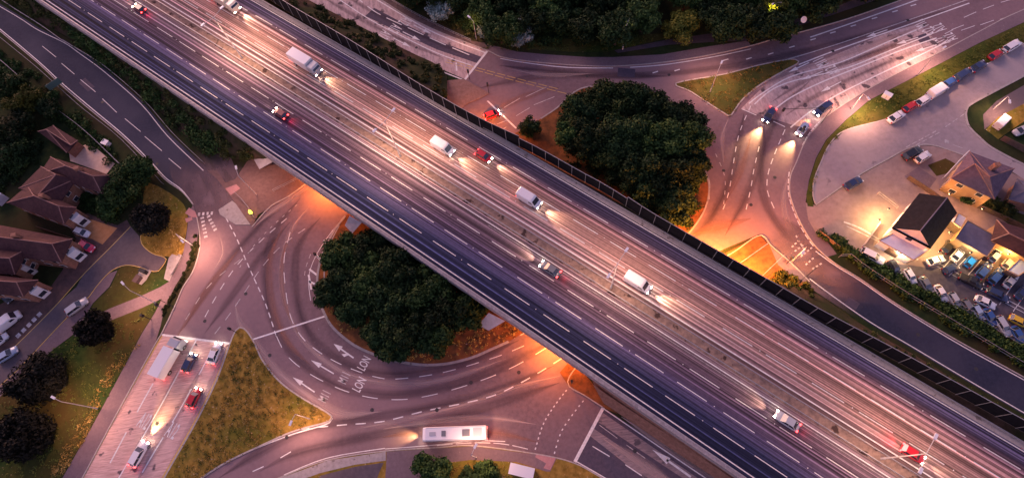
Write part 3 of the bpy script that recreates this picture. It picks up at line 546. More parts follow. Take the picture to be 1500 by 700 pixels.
def lettering(txt, px, hd, w_, l_, z=.028, m=None):
    cu = bpy.data.curves.new('t', 'FONT'); cu.body = txt; cu.align_x = 'CENTER'; cu.align_y = 'CENTER'; cu.resolution_u = 3; cu.offset = .012
    t = bpy.data.objects.new('t', cu); C.objects.link(t); dg = bpy.context.evaluated_depsgraph_get(); me = bpy.data.meshes.new_from_object(t.evaluated_get(dg))
    bpy.data.objects.remove(t)
    X = [v.co.x for v in me.vertices]; Y = [v.co.y for v in me.vertices]
    sx = w_ / (max(X) - min(X)); sy = l_ / (max(Y) - min(Y))
    c = at(*px, z); d = at(*hd, z) - c; d.z = 0; d.normalize(); r = Vector((d.y, -d.x, 0))
    for v in me.vertices:
        p = c + r * (v.co.x * sx) + d * (v.co.y * sy); v.co = (p.x, p.y, z)
    me.materials.clear(); me.materials.append(m or PAINT)
    return struct(ob('road_lettering', me))
lettering('LON', (534, 532), (511, 520), 2.7, 1.9); lettering('LON', (527, 563), (504, 551), 2.7, 1.9)
lettering('M11', (505, 553), (481, 542), 2.0, 1.9, m=WPAINT); lettering('M11', (476, 580), (452, 568), 2.0, 1.9, m=WPAINT)
for p in ((593, 31), (578, 42), (563, 51)):
    lettering('A12', p, (p[0] + 26, p[1] + 13), 2.3, 3.4)
for p, t in (((1349, 35), 'M11'), ((1362, 46), 'A12'), ((1376, 41), 'A12'), ((1381, 60), 'A12'), ((1392, 55), 'A12'), ((1203, 91), 'M11'), ((1220, 103), 'A12'), ((211, 617), 'A12'), ((252, 631), 'A12')):
    h = (p[0] - 24, p[1] + 11) if p[0] > 1000 else (p[0] + 14, p[1] - 24)
    lettering(t, p, h, 2.2, 3.0, m=PAINT)

# ------------------------------------------------------------------ motorway
cP, sP = math.cos(PSI), math.sin(PSI)
def voff(u):
    def f(t): return .01098971 * t - .37319337 * t * t - .08141628 * t ** 3
    uc = max(-230, min(110, u)); t = uc / 100; return f(t) + (.01098971 - .74638674 * t - .24424884 * t * t) * (u - uc) / 100
def mw(u, v, z=DECK):
    v = v + voff(u); return Vector((u * cP - v * sP, u * sP + v * cP, z))
def mstrip(name, v0, v1, z, m, u0=-420, u1=330, step=5, uvmap=False, nv=1, wav=0):
    n = int((u1 - u0) / step); V = []; Fc = []; U = []
    for i in range(n + 1):
        u = u0 + (u1 - u0) * i / n
        for j in range(nv + 1):
            v = v0 + (v1 - v0) * j / nv; V.append(mw(u, v, z)); U.append((u, v))
    for i in range(n):
        for j in range(nv):
            a = i * (nv + 1) + j; Fc.append((a, a + nv + 1, a + nv + 2, a + 1))
    me = mesh(name, V, Fc, m)
    if uvmap:
        l = me.uv_layers.new(name='UVMap')
        for lp in me.loops: l.data[lp.index].uv = U[lp.vertex_index]
    return struct(ob(name, me))
def mbeam(mb, v0, v1, z0, z1, u0=-420, u1=330, step=5, i=0):
    n = max(1, int((u1 - u0) / step)); V = []; Fc = []
    for k in range(n + 1):
        u = u0 + (u1 - u0) * k / n
        V += [mw(u, v0, z0), mw(u, v1, z0), mw(u, v1, z1), mw(u, v0, z1)]
    for k in range(n):
        a = 4 * k
        for q in range(4): Fc.append((a + q, a + 4 + q, a + 4 + (q + 1) % 4, a + (q + 1) % 4))
    Fc += [(3, 2, 1, 0), (4 * n, 4 * n + 1, 4 * n + 2, 4 * n + 3)]
    mb.add(V, Fc, i)
V_NEAR, V_FAR = 20.9, 53.2
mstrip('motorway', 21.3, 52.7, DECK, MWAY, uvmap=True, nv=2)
mb = MB(); mbeam(mb, V_NEAR + .1, V_FAR - .1, DECK - 1.3, DECK - .02); struct(ob('bridge_deck', mb.me('bridge_deck', CONC)))
mstrip('median_strip', 36.0, 38.3, DECK + .02, MEDIAN, step=3)
# embankment bodies carrying the deck between the spans
def body(us, name='embankment'):
    (ua, ub, ua2, ub2) = us; mb = MB(); top = DECK - 1.32
    mb.add([mw(ua, V_NEAR + .4, -.1), mw(ub, V_NEAR + .4, -.1), mw(ub2, V_FAR - .4, -.1), mw(ua2, V_FAR - .4, -.1), mw(ua, V_NEAR + .4, top), mw(ub, V_NEAR + .4, top), mw(ub2, V_FAR - .4, top), mw(ua2, V_FAR - .4, top)],
           [(4, 5, 6, 7), (0, 1, 5, 4), (1, 2, 6, 5), (2, 3, 7, 6), (3, 0, 4, 7)])
    struct(ob(name, mb.me(name, CONC)))
def ucoord(p, z=DECK):
    w_ = at(*p, z); return w_.x * cP + w_.y * sP
body((-420, ucoord((398, 226)), -420, ucoord((650, 150))), 'abutment')
body((ucoord((520, 318)), ucoord((716, 452)), ucoord((795, 232)), ucoord((985, 342))), 'abutment')
body((ucoord((862, 548)), 330, ucoord((1118, 415)), 330), 'abutment')
# painted lines on the deck
def mline(v, u0, u1, wd=.15, z=DECK + .012, m=None):
    return struct(ribbon_mesh('lane_line', [mw(u0 + (u1 - u0) * k / 60, v, z) for k in range(61)], wd, z, m or PAINT))
mline(22.07, -300, 160, .2); mline(35.12, -300, 160, .2); mline(39.13, -300, 160, .22); mline(51.78, -300, 160, .2)
mline(40.9, -210, 40, .05, m=WPAINT); mline(34.6, -40, 70, .06, m=WPAINT)
ST = {25.36: ([-145.2, -136.5, -128, -119.2, -110.3, -101.5, -92.2, -83.4, -74.6, -65.6, -56.4, -47.3, -38.3, -29.0, -19.7, -10.5, -1.6, 7.0, 16.6, 24.5], PAINT),
      28.71: ([-161.9, -153.3, -144.5, -135.6, -127, -118.4, -109.4, -100.9, -91.4, -82.5, -73.6, -64.7, -55.8, -46.9, -38.0, -28.3, -19.2, -10.0, -1.3, 7.5, 16.8, 25.1, 33.8], PAINT),
      32.09: ([-169, -161, -152.5, -143.2, -134.6, -126, -117.3, -108.6, -100.4, -91.4, -82.4, -73.4, -64.4, -55.3, -46.2, -37.1, -27.8, -18.6, -9.6, -0.7, 8.2, 17.4, 25.8, 34.4], PAINT),
      42.27: ([-126.7, -117.7, -108.7, -99.7, -90.7, -81.7, -72.7, -63.7, -54.8, -45.9, -36.3, -27.2, -17.8, -9.2, -0.3, 9.5, 18.2, 27.1, 35.8, 44.6], PAINT),
      45.47: ([-125.5, -116.5, -107.5, -98.5, -89.5, -80.5, -71.5, -62.5, -53.6, -44.7, -35.4, -26.1, -17.2, -8.3, 0.5, 10.4, 19.0, 27.8, 36.6, 45.4, 54.3], PAINT),
      48.69: ([-123.9, -115.3, -106.5, -97.7, -88.9, -80, -71.3, -62.1, -52.9, -43.7, -34.6, -25.7, -16.4, -7.4, 1.6, 10.5, 19.4, 28.1, 37.0, 45.8, 54.8], PAINT)}
for v, (S, m_) in ST.items():
    while S[0] > -260: S.insert(0, S[0] - 9)
    while S[-1] < 140: S.append(S[-1] + 9)
    mb = MB(); z = DECK + .014
    for u in S:
        for k in range(2):
            a, b = u + 3 * k, u + 3 * k + 3; wd = .075
            mb.add([mw(a, v - wd, z), mw(b, v - wd, z), mw(b, v + wd, z), mw(a, v + wd, z)], [(0, 1, 2, 3)])
    struct(ob('lane_line', mb.me('lane_line', m_)))
# reflective studs between the dashes
mb = MB()
for v, (S, _) in ST.items():
    for u in S[::2]:
        c = mw(u + 7.5, v, DECK + .02); mb.box(-.08, .08, -.08, .08, 0, .03, 0, Matrix.Translation(c))
struct(ob('road_studs', mb.me('road_studs', PAINT)), 'stuff')
# near parapet: concrete upstand, steel rail and posts
t = empty('bridge_parapet', mw(-40, V_NEAR)); tag(t, 'grey concrete parapet with steel rail along the near edge of the flyover', 'parapet')
def child(name, mb, m, parent):
    o = ob(name, mb.me(name, m), parent); o.matrix_parent_inverse = parent.matrix_basis.inverted() if parent.rotation_euler.z == 0 else (Matrix.Translation(parent.location) @ Matrix.Rotation(parent.rotation_euler.z, 4, 'Z')).inverted(); return o
mb = MB(); mbeam(mb, V_NEAR - .45, V_NEAR + .35, DECK - 1.5, DECK + .75, -260, 120); child('upstand', mb, PAPR, t)
mb = MB(); mbeam(mb, V_NEAR + .08, V_NEAR + .2, DECK + 1.15, DECK + 1.25, -260, 120); child('top_rail', mb, STEEL, t)
for k in range(95):
    u = -250 + 3.9 * k; mb = MB(); mb.tube(mw(u, V_NEAR + .14, DECK + .75), mw(u, V_NEAR + .14, DECK + 1.15), .05, n=6); child('post', mb, STEEL, t)
t = empty('crash_barrier', mw(-40, 51.9)); tag(t, 'pale kerb and steel crash barrier along the far edge of the flyover', 'crash barrier')
mb = MB(); mbeam(mb, 52.05, 53.3, DECK - .5, DECK + .16, -260, 120); child('kerb', mb, CONC, t)
mb = MB(); mbeam(mb, 52.9, 53.05, DECK + .55, DECK + .8, -260, 120); child('rail', mb, STEEL, t)
for k in range(95):
    u = -250 + 3.9 * k; mb = MB(); mb.tube(mw(u, 52.98, DECK + .16), mw(u, 52.98, DECK + .56), .06, n=6); child('post', mb, STEEL, t)
for v, nm in ((36.3, 'south'), (38.0, 'north')):
    t = empty('crash_barrier', mw(-40, v)); tag(t, 'steel crash barrier on the %s side of the brown central reservation' % nm, 'crash barrier', 'central reservation barriers')
    mb = MB(); mbeam(mb, v - .06, v + .06, DECK + .5, DECK + .78, -260, 120); child('rail', mb, STEEL, t)
    for k in range(95):
        u = -250 + 3.9 * k; mb = MB(); mb.tube(mw(u, v, DECK), mw(u, v, DECK + .55), .06, n=6); child('post', mb, STEEL, t)
# grassy banks
NEARPX = [(-90, -100), (64, 4), (150, 60), (240, 122), (330, 182), (398, 230)]
bankA = loft('embankment_slope', NEARPX, DECK - .3, [(-60, -45), (40, 22), (118, 66), (200, 130), (290, 214), (360, 236)], .1, DIRT, rough=.3)
NB = [(318, -58), (385, -15), (440, 27), (500, 60), (561, 98), (620, 138), (655, 160)]
bankB = loft('embankment_slope', NB, DECK - .2, [(395, -33), (448, -2), (479, 14), (530, 40), (600, 76), (640, 95), (655, 112)], .1, DIRT, rough=.3)
EB = [(1112, 412), (1145, 435), (1190, 463), (1297, 520), (1380, 566), (1500, 633), (1600, 690)]
bankC = loft('embankment_slope', EB, DECK - .2, [(1168, 420), (1200, 432), (1262, 475), (1330, 514), (1408, 561), (1496, 612), (1596, 668)], .1, DIRT, rough=.2)
sidw = loft('retaining_wall', [(862, 546), (900, 575), (1000, 643), (1100, 710), (1180, 762), (1390, 900)], DECK - 2.5, [(880, 582), (905, 602), (985, 657), (1065, 709), (1130, 752), (1340, 890)], .15, BRICK, rough=.05)
loft('grass_strip', [(868, 562), (905, 588), (1000, 650), (1090, 712), (1150, 752), (1362, 892)], 3.0, [(884, 590), (965, 645), (1045, 698), (1122, 748), (1332, 886)], .13, BRICK, rough=.1)
EL = loft('verge_strip', [(400, -5), (440, 20), (561, 96), (660, 158), (780, 226), (885, 284), (960, 328), (1100, 410), (1190, 462), (1297, 519), (1500, 632), (1600, 690)], DECK - .15, [(360, -20), (400, 3), (520, 75), (640, 152), (770, 232), (880, 292), (960, 338), (1100, 420), (1190, 472), (1297, 532), (1500, 648), (1600, 706)], DECK - .15, DIRT, n=100, k=2, rough=.03)
# white paved slopes at the span ends
for q in ([(372, 234), (386, 222), (402, 236), (380, 248)], [(505, 330), (512, 316), (530, 326), (516, 342)], [(700, 476), (716, 458), (740, 470), (716, 484)]):
    mb = MB(); mb.add([at(*q[0], .3), at(*q[1], 3.2), at(*q[2], 3.2), at(*q[3], .3)], [(0, 1, 2, 3), (3, 2, 1, 0)]); mb.F = mb.F[:1]; mb.I = mb.I[:1]
    struct(ob('paved_slope', mb.me('paved_slope', mat('pale_paving', (.5, .44, .44), (.66, .6, .6), 1, .8))))
# black noise barrier along the far verge
BB = [(345, -36), (400, 3), (440, 29), (500, 64), (561, 102), (620, 140), (700, 186), (780, 224), (850, 263), (885, 282), (918, 303), (960, 330), (1100, 411), (1145, 437), (1190, 463), (1297, 520), (1380, 566), (1500, 633), (1580, 678)]
BP = resample(world(smooth(BB, 4), DECK - .2), step=3.3)
t = empty('noise_barrier', BP[len(BP) // 2]); tag(t, 'long black mesh noise barrier with pale posts along the far verge of the flyover', 'fence')
mb = MB(); hts = []
for i, p in enumerate(BP): hts.append(4.2 if i < 28 else (3.4 if i < 36 else 4.2))
for i in range(len(BP) - 1):
    a, b = BP[i], BP[i + 1]; d = (b - a).normalized(); nrm = Vector((-d.y, d.x, 0)) * .04; h = hts[i]
    mb.add([a - nrm, b - nrm, b + nrm, a + nrm, a - nrm + Vector((0, 0, h)), b - nrm + Vector((0, 0, h)), b + nrm + Vector((0, 0, h)), a + nrm + Vector((0, 0, h))], [(4, 5, 6, 7), (0, 1, 5, 4), (2, 3, 7, 6)])
child('panels', mb, BLACK, t)
mb = MB()
for i in range(len(BP) - 1):
    h = hts[i]; mb.tube(BP[i] + Vector((0, 0, h)), BP[i + 1] + Vector((0, 0, h)), .07, n=6)
child('top_rail', mb, STEEL, t)
mb = MB()
for i in range(len(BP) - 1): mb.tube(BP[i] + Vector((0, 0, .12)), BP[i + 1] + Vector((0, 0, .12)), .09, n=6)
child('bottom_rail', mb, WOODF, t)
for i, p in enumerate(BP[:100]):
    d = (BP[min(i + 1, len(BP) - 1)] - BP[max(i - 1, 0)]).normalized(); q = p + Vector((d.y, -d.x, 0)) * .1; mb = MB(); mb.tube(q, q + Vector((0, 0, hts[i])), .065, n=6); child('post', mb, STEEL, t)

# ------------------------------------------------------------------ vehicles
PAL = {'white': (.78, .77, .78), 'silver': (.42, .44, .47), 'grey': (.16, .17, .19), 'black': (.015, .016, .02), 'navy': (.02, .035, .1), 'blue': (.03, .09, .28), 'bright_blue': (.01, .22, .68), 'pale_blue': (.3, .4, .55),
       'red': (.5, .015, .025), 'dark_red': (.2, .01, .02), 'yellow': (.7, .45, .02), 'cream': (.68, .62, .5), 'pink_red': (.55, .02, .08)}
PM = {k: paint('paint_' + k, v) for k, v in PAL.items()}
def ring(hw, z0, z1, x, sh=.12):
    return [(x, -hw + .05, z0), (x, hw - .05, z0), (x, hw, z0 + .15), (x, hw, z1 - sh), (x, hw - sh, z1), (x, -hw + sh, z1), (x, -hw, z1 - sh), (x, -hw, z0 + .15)]
def hull(sec, sm=True):
    mb = MB(); V = []
    for s in sec: V += ring(*s)
    n = len(sec); Fc = []
    for i in range(n - 1):
        for k in range(8): Fc.append((8 * i + k, 8 * i + (k + 1) % 8, 8 * i + 8 + (k + 1) % 8, 8 * i + 8 + k))
    Fc += [tuple(range(7, -1, -1)), tuple(range(8 * (n - 1), 8 * n))]
    # sections run from rear to front so normals need flipping
    mb.add(V, [tuple(reversed(f)) for f in Fc]); return mb
PRO = {}
def vehicle_meshes(kind, col):
    k = (kind, col)
    if k in PRO: return PRO[k]
    P = PM[col]; D = {}
    big = kind in ('van', 'lorry', 'coach', 'artic')
    if kind == 'hatch': L, W_, bz, rz_ = 3.9, 1.72, .95, 1.46; xs = (-1.85, -1.35, .35, 1.0)
    elif kind == 'estate': L, W_, bz, rz_ = 4.9, 1.85, .95, 1.5; xs = (-2.3, -1.95, .35, 1.15)
    elif kind == 'pickup': L, W_, bz, rz_ = 5.2, 1.85, 1.0, 1.7; xs = (-.7, -.5, .6, 1.2)
    else: L, W_, bz, rz_ = 4.4, 1.8, .93, 1.42; xs = (-1.75, -1.1, .3, 1.05)
    hw = W_ / 2
    if not big:
        D['body'] = hull([(hw - .22, .35, .72, -L / 2, .12), (hw - .06, .25, bz - .04, -L / 2 + .25, .12), (hw, .22, bz, -L / 2 + .8, .12), (hw, .22, bz, 0, .12), (hw, .22, bz - .02, L / 2 - 1.2, .12), (hw - .05, .22, bz - .14, L / 2 - .4, .12), (hw - .22, .32, .62, L / 2, .12)]).me('body', P, True)
        gb, gt = hw - .1, hw - .27; x0, x1, x2, x3 = xs
        mb = MB(); z0, z1 = bz - .03, rz_
        mb.add([(x0, -gb, z0), (x3, -gb, z0), (x3, gb, z0), (x0, gb, z0), (x1, -gt, z1), (x2, -gt, z1), (x2, gt, z1), (x1, gt, z1)], [(4, 5, 6, 7), (0, 1, 5, 4), (1, 2, 6, 5), (2, 3, 7, 6), (3, 0, 4, 7)])
        D['windows'] = mb.me('windows', GLASS)
        mb = MB(); mb.box(x1 - .02, x2 + .02, -gt - .02, gt + .02, z1, z1 + .04)
        # pillars
        for sx in (-1, 1):
            mb.tube((x3, sx * gb, z0), (x2, sx * gt, z1 + .02), .035, n=5); mb.tube((x0, sx * gb, z0), (x1, sx * gt, z1 + .02), .05, n=5)
            mb.tube(((x0 + x3) / 2 - .1, sx * (gb + .0), z0), ((x1 + x2) / 2, sx * gt, z1), .035, n=5)
        D['roof'] = mb.me('roof', P)
        wx = (-L / 2 + .8, L / 2 - .82); wr = .32
        if kind == 'pickup':
            mb = MB(); mb.box(-L / 2 + .2, -.8, -hw + .15, hw - .15, bz - .0, bz + .03); D['load_bed'] = mb.me('load_bed', mat('load_bed', (.03, .03, .035), None))
        hz = .62
    elif kind == 'van':
        L, W_ = 5.4, 2.0; hw = 1.0
        D['body'] = hull([(hw - .05, .35, 2.25, -L / 2, .1), (hw, .3, 2.4, -L / 2 + .15, .14), (hw, .3, 2.4, .9, .14), (hw - .03, .3, 2.2, 1.3, .14), (hw - .05, .3, 1.25, 1.95, .12), (hw - .1, .3, 1.05, L / 2 - .15, .12), (hw - .2, .4, .8, L / 2, .1)]).me('body', P, False)
        mb = MB(); mb.add([(1.36, -hw + .2, 2.2), (1.36, hw - .2, 2.2), (2.0, hw - .14, 1.28), (2.0, -hw + .14, 1.28)], [(0, 3, 2, 1)]); 
        for s in (-1, 1): mb.add([(.5, s * (hw + .01), 1.35), (1.6, s * (hw + .01), 1.35), (1.25, s * (hw + .01), 1.95), (.5, s * (hw + .01), 1.95)], [(0, 1, 2, 3) if s < 0 else (3, 2, 1, 0)])
        D['windows'] = mb.me('windows', GLASS); wx = (-1.7, 1.7); wr = .36; hz = .8
        mb = MB(); 
        for x in (-1.9, -1.1, -.3, .5): mb.box(x - .04, x + .04, -.8, .8, 2.39, 2.43)
        D['roof_ribs'] = mb.me('roof_ribs', P)
    else:
        L = {'lorry': 8.5, 'coach': 12.0, 'artic': 15.5}[kind]; W_ = 2.5; hw = 1.25; top = {'lorry': 3.4, 'coach': 3.4, 'artic': 3.9}[kind]
        if kind == 'coach':
            D['body'] = hull([(hw - .05, .35, top - .1, -L / 2, .15), (hw, .3, top, -L / 2 + .3, .2), (hw, .3, top, L / 2 - .6, .2), (hw - .05, .3, top - .3, L / 2 - .1, .2), (hw - .1, .35, 1.6, L / 2, .1)]).me('body', P)
            mb = MB()
            for s in (-1, 1): mb.add([(-L / 2 + .4, s * (hw + .012), 1.5), (L / 2 - .5, s * (hw + .012), 1.5), (L / 2 - .5, s * (hw + .012), 2.5), (-L / 2 + .4, s * (hw + .012), 2.5)], [(0, 1, 2, 3) if s < 0 else (3, 2, 1, 0)])
            mb.box(L / 2 - .02, L / 2 + .03, -hw + .15, hw - .15, 1.3, 2.6); D['windows'] = mb.me('windows', GLASS)
            mb = MB(); mb.box(-3, -1.6, -.6, .6, top - .01, top + .16); mb.box(1.5, 2.3, -.5, .5, top - .01, top + .12); D['roof_vents'] = mb.me('roof_vents', PM['grey'])
            mb = MB(); mb.box(-5.2, -3.6, -.8, .8, top - .01, top + .1); mb.box(3.4, 4.6, -.35, .35, top - .01, top + .08); mb.box(-L / 2 + .3, L / 2 - .8, -1.12, -1.04, top - .06, top + .02); mb.box(-L / 2 + .3, L / 2 - .8, 1.04, 1.12, top - .06, top + .02); D['roof_hatches'] = mb.me('roof_hatches', PM['silver'])
        else:
            cab = 2.1
            D['cargo_box'] = hull([(hw, .95, top, -L / 2, .04), (hw, .95, top, L / 2 - cab - .35, .04)]).me('cargo_box', P)
            D['body'] = hull([(hw - .05, .45, top - .5, L / 2 - cab, .1), (hw - .05, .4, top - .45, L / 2 - .6, .15), (hw - .1, .4, top - 1.3, L / 2 - .05, .1), (hw - .15, .45, 1.3, L / 2, .1)]).me('body', PM['silver'] if col == 'white' else P)
            mb = MB(); mb.add([(L / 2 - .52, -hw + .25, top - .62), (L / 2 - .52, hw - .25, top - .62), (L / 2 + .01, hw - .25, top - 1.32), (L / 2 + .01, -hw + .25, top - 1.32)], [(0, 3, 2, 1)]); D['windows'] = mb.me('windows', GLASS)
            mb = MB(); mb.box(-L / 2 + .3, L / 2 - .4, -.5, .5, .6, .94); D['chassis'] = mb.me('chassis', TYRE)
        wx = (-L / 2 + 1.6, L / 2 - 1.3); wr = .5; hz = .8
    wm = {}
    for s in (-1, 1):
        mb = MB(); mb.tube((0, -.11 * s, 0), (0, .11 * s, 0), wr, n=14, i=0); mb.tube((0, .105 * s, 0), (0, .125 * s, 0), wr * .6, n=12, i=1); wm[s] = mb.me('wheel', [TYRE, HUB])
    D['_w'] = [(x, s * (hw - .12), wr, wm[s]) for x in wx for s in (-1, 1)]
    if kind == 'artic': D['_w'] += [(-L / 2 + 2.8, s * (hw - .12), wr, wm[s]) for s in (-1, 1)]
    def lampm(lit, front):
        mb = MB(); sx = L / 2 - .16 if front else -L / 2 - .0
        if front: mb.box(sx, sx + .18, -.2, .2, -.09, .09) if big else mb.box(sx - .16, sx + .16, -.17, .17, -.05, .09)
        else: mb.box(sx - .03, sx + .16, -.16, .16, -.1, .12)
        return mb.me('headlight' if front else 'tail_light', (LAMPW if lit else LAMPOFF) if front else (TAILON if lit else TAILOFF))
    for lit in (0, 1): D['_h%d' % lit] = lampm(lit, True); D['_t%d' % lit] = lampm(lit, False)
    D['_hz'] = hz; D['_hw'] = hw; D['_L'] = L
    PRO[k] = D; return D
def spot(parent, loc, rot, e, col, size, blend=.6, r=.15, name='headlight_beam'):
    l = bpy.data.lights.new(name, 'SPOT'); l.energy = e; l.color = col; l.spot_size = math.radians(size); l.spot_blend = blend; l.shadow_soft_size = r
    o = bpy.data.objects.new(name, l); C.objects.link(o); o.parent = parent; o.location = loc; o.rotation_euler = rot; return o
def vehicle(kind, col, px, hd, label, cat='car', name=None, z=.14, lit=0, group=None, s=1.0, beam=None):
    D = vehicle_meshes(kind, col); c = at(px[0], px[1], z + .7); c.z = z; h = at(hd[0], hd[1], z + .7); a = math.atan2(h.y - c.y, h.x - c.x)
    o = empty(name or {'van': 'van', 'lorry': 'lorry', 'coach': 'coach', 'artic': 'articulated_lorry', 'pickup': 'pickup_truck'}.get(kind, 'parked_car' if not lit else 'car'), c, a); o.scale = (s, s, s)
    tag(o, label, cat, group)
    for k, me in D.items():
        if k[0] != '_': ob(k, me, o)
    for x, y, z_, me in D['_w']: ob('wheel', me, o, (x, y, z_))
    hz = D['_hz']; hw = D['_hw']
    for sgn in (-1, 1):
        ob('headlight', D['_h%d' % (1 if lit else 0)], o, (0, sgn * (hw - .32), hz)); ob('tail_light', D['_t%d' % (1 if lit else 0)], o, (0, sgn * (hw - .2), hz + .12))
    if lit and beam is not None:
        e = beam
        spot(o, (D['_L'] / 2 + .25, 0, .75), (math.radians(84.5), 0, math.radians(-90)), e * 2.6, (1, .58, .24), 54, 1)
    return o
def dirv(px, d): return (px[0] + d[0], px[1] + d[1])
UPR = (23, -14)
# cars parked along the east side street
for k, c, p, l in (('saloon', 'white', (1313, 171), 'white saloon at the lower left end of the row beside the grass verge'), ('hatch', 'red', (1334, 156), 'red hatchback parked next to the white saloon at the lower end of the verge row'),
                   ('hatch', 'white', (1353, 147), 'white hatchback nosed up to the white van in the verge row'), ('van', 'white', (1373, 134), 'long white van parked in the row beside the grass verge'),
                   ('hatch', 'blue', (1391, 121), 'small blue hatchback just behind the long white van by the verge'), ('estate', 'navy', (1411, 109), 'dark blue estate car, third from the upper end of the verge row'), ('saloon', 'navy', (1434, 97), 'dark blue saloon next to the red car near the upper end of the verge row'),
                   ('hatch', 'red', (1459, 80), 'red hatchback between dark blue saloon and white estate in the verge row'), ('estate', 'white', (1483, 67), 'white estate car topmost of the row by the grass verge')):
    vehicle(k, c, p, dirv(p, (UPR[0], -14)), l, 'van' if k == 'van' else 'car', group='vehicles parked along the grass verge')
# moving / waiting on the roads
vehicle('saloon', 'navy', (1127, 168), (1118, 182), 'dark saloon with headlights on leaving the stop line nearest the splitter island', z=.02, lit=1, beam=6500)
vehicle('estate', 'navy', (1206, 159), (1190, 171), 'dark blue estate with headlights on waiting behind the light blue car', z=.02, lit=1, beam=500)
vehicle('hatch', 'pale_blue', (1176, 189), (1164, 205), 'light blue hatchback with headlights on at the kerbside stop line', z=.02, lit=1, beam=5500)
vehicle('saloon', 'navy', (1250, 268), (1268, 258), 'dark blue saloon driving alone on the forecourt edge of the side street', name='car')
vehicle('estate', 'black', (1337, 224), (1358, 212), 'black estate parked on the corner by the small lawn', group=None)
vehicle('hatch', 'white', (1352, 230), (1368, 220), 'white hatchback parked beside the black estate near the small lawn')
vehicle('hatch', 'red', (721, 168), (735, 163), 'bright red car crossing the stop line next to the flyover barrier', z=.02, name='car', lit=1)
vehicle('hatch', 'navy', (277, 531), (284, 517), 'small dark blue hatchback with red tail lights at the stop line', z=.02, lit=1)
vehicle('saloon', 'white', (314, 517), (320, 502), 'white saloon waiting at the stop line by the grass island', z=.02, lit=1)
vehicle('lorry', 'white', (251, 525), (265, 501), 'long white box lorry waiting at the stop line on the left approach', 'lorry', z=.02, lit=1)
vehicle('hatch', 'red', (284, 582), (297, 556), 'red hatchback queueing behind the others beside the grass island', z=.02, lit=1)
vehicle('estate', 'white', (203, 664), (221, 632), 'white estate car in the middle lane at the bottom of the left approach', z=.02, lit=1, beam=2500)
vehicle('coach', 'white', (668, 636), (610, 638), 'long white coach rounding the bottom of the roundabout', 'coach', z=.02, lit=1, beam=1500)
# west side street and drives
for k, c, p, h, l in (('estate', 'silver', (112, 449), (130, 436), 'silver estate car driving along the narrow street past a dark round tree'),
                      ('hatch', 'white', (120, 340), (138, 347), 'white hatchback on the orange brick drive above the red car'), ('saloon', 'pink_red', (126, 360), (144, 370), 'crimson red saloon on the drive below the white hatchback'),
                      ('van', 'white', (13, 471), (27, 460), 'white van parked in a front yard at the left edge'), ('saloon', 'pale_blue', (10, 519), (26, 509), 'light blue saloon parked by the street below the white van'),
                      ('hatch', 'white', (-2, 499), (12, 488), 'white hatchback cut by the left edge between van and blue saloon'), ('hatch', 'black', (8, 434), (20, 446), 'black hatchback parked in front of the lowest house at left')):
    vehicle(k, c, p, h, l, 'van' if k == 'van' else 'car')
# car park
UR = (20, -22); DR = (25, 12)
cp = [('hatch', 'black', (1389, 361), UR, 'black hatchback tucked beside the white house wall'), ('saloon', 'white', (1371, 381), (26, -8), 'white saloon nearest the white gable, nose to the right'), ('saloon', 'white', (1404, 372), UR, 'white saloon in the bay beneath the grey flat roof corner'),
      ('hatch', 'navy', (1393, 393), (24, -10), 'dark blue hatchback between the two lower white saloons'), ('hatch', 'bright_blue', (1423, 382), UR, 'bright blue hatchback under the flat roofed workshop'), ('pickup', 'black', (1423, 411), DR, 'dark low pickup truck lying across the bays'),
      ('estate', 'blue', (1442, 396), UR, 'mid blue estate right of the bright blue hatchback'), ('hatch', 'pale_blue', (1459, 374), UR, 'pale blue hatchback against the workshop corner'), ('estate', 'blue', (1460, 404), UR, 'blue estate with pale bonnet between blue estate and silver saloon'),
      ('hatch', 'silver', (1478, 384), UR, 'silver blue hatchback beneath the orange lit wall'), ('saloon', 'silver', (1481, 411), UR, 'silver saloon standing in the right hand bay'), ('estate', 'navy', (1462, 431), DR, 'navy estate lying across the bays right of the pickup'),
      ('saloon', 'white', (1444, 442), DR, 'long white saloon in the aisle between the two rows'), ('hatch', 'yellow', (1493, 470), DR, 'yellow hatchback in the aisle at the right edge'), ('saloon', 'navy', (1498, 428), UR, 'dark blue saloon at the right edge beside the silver saloon')]
for k, c, p, d, l in cp: vehicle(k, c, p, dirv(p, d), l, 'pickup truck' if k == 'pickup' else 'car', group='cars parked in the bays behind the houses', s=.88)
DW = (14, 22)
for k, c, p, l in (('hatch', 'black', (1311, 391), 'black hatchback furthest up the hedge row'), ('hatch', 'white', (1334, 404), 'white hatchback second in the hedge row'), ('saloon', 'grey', (1357, 416), 'dark grey saloon in the hedge row, below the white hatchback'),
                   ('saloon', 'white', (1379, 429), 'white saloon with dark windows in the middle of the hedge row'), ('hatch', 'silver', (1399, 439), 'silver hatchback with pale bonnet in the middle of the hedge row'), ('hatch', 'grey', (1418, 449), 'grey hatchback right of the silver one along the hedge'),
                   ('hatch', 'pale_blue', (1433, 457), 'pale blue hatchback backed to the hedge beneath the long white saloon'), ('saloon', 'blue', (1451, 464), 'blue saloon fourth from the right end of the hedge row'), ('estate', 'silver', (1470, 477), 'silver estate near the right end of the hedge row'), ('saloon', 'blue', (1492, 490), 'blue saloon at the right end of the hedge row')):
    vehicle(k, c, p, dirv(p, DW), l, group='cars parked against the hedge', s=.84)
vehicle('estate', 'white', (1278, 375), (1300, 386), 'white estate car parked half in the hedge beside the orange lit drive')
vehicle('hatch', 'silver', (1497, 191), (1480, 198), 'silver hatchback on the yard at the right edge')
vehicle('van', 'white', (1468, 178), (1478, 168), 'small white van with blue cab on the grass plot by the lamp post', 'van', s=.85)

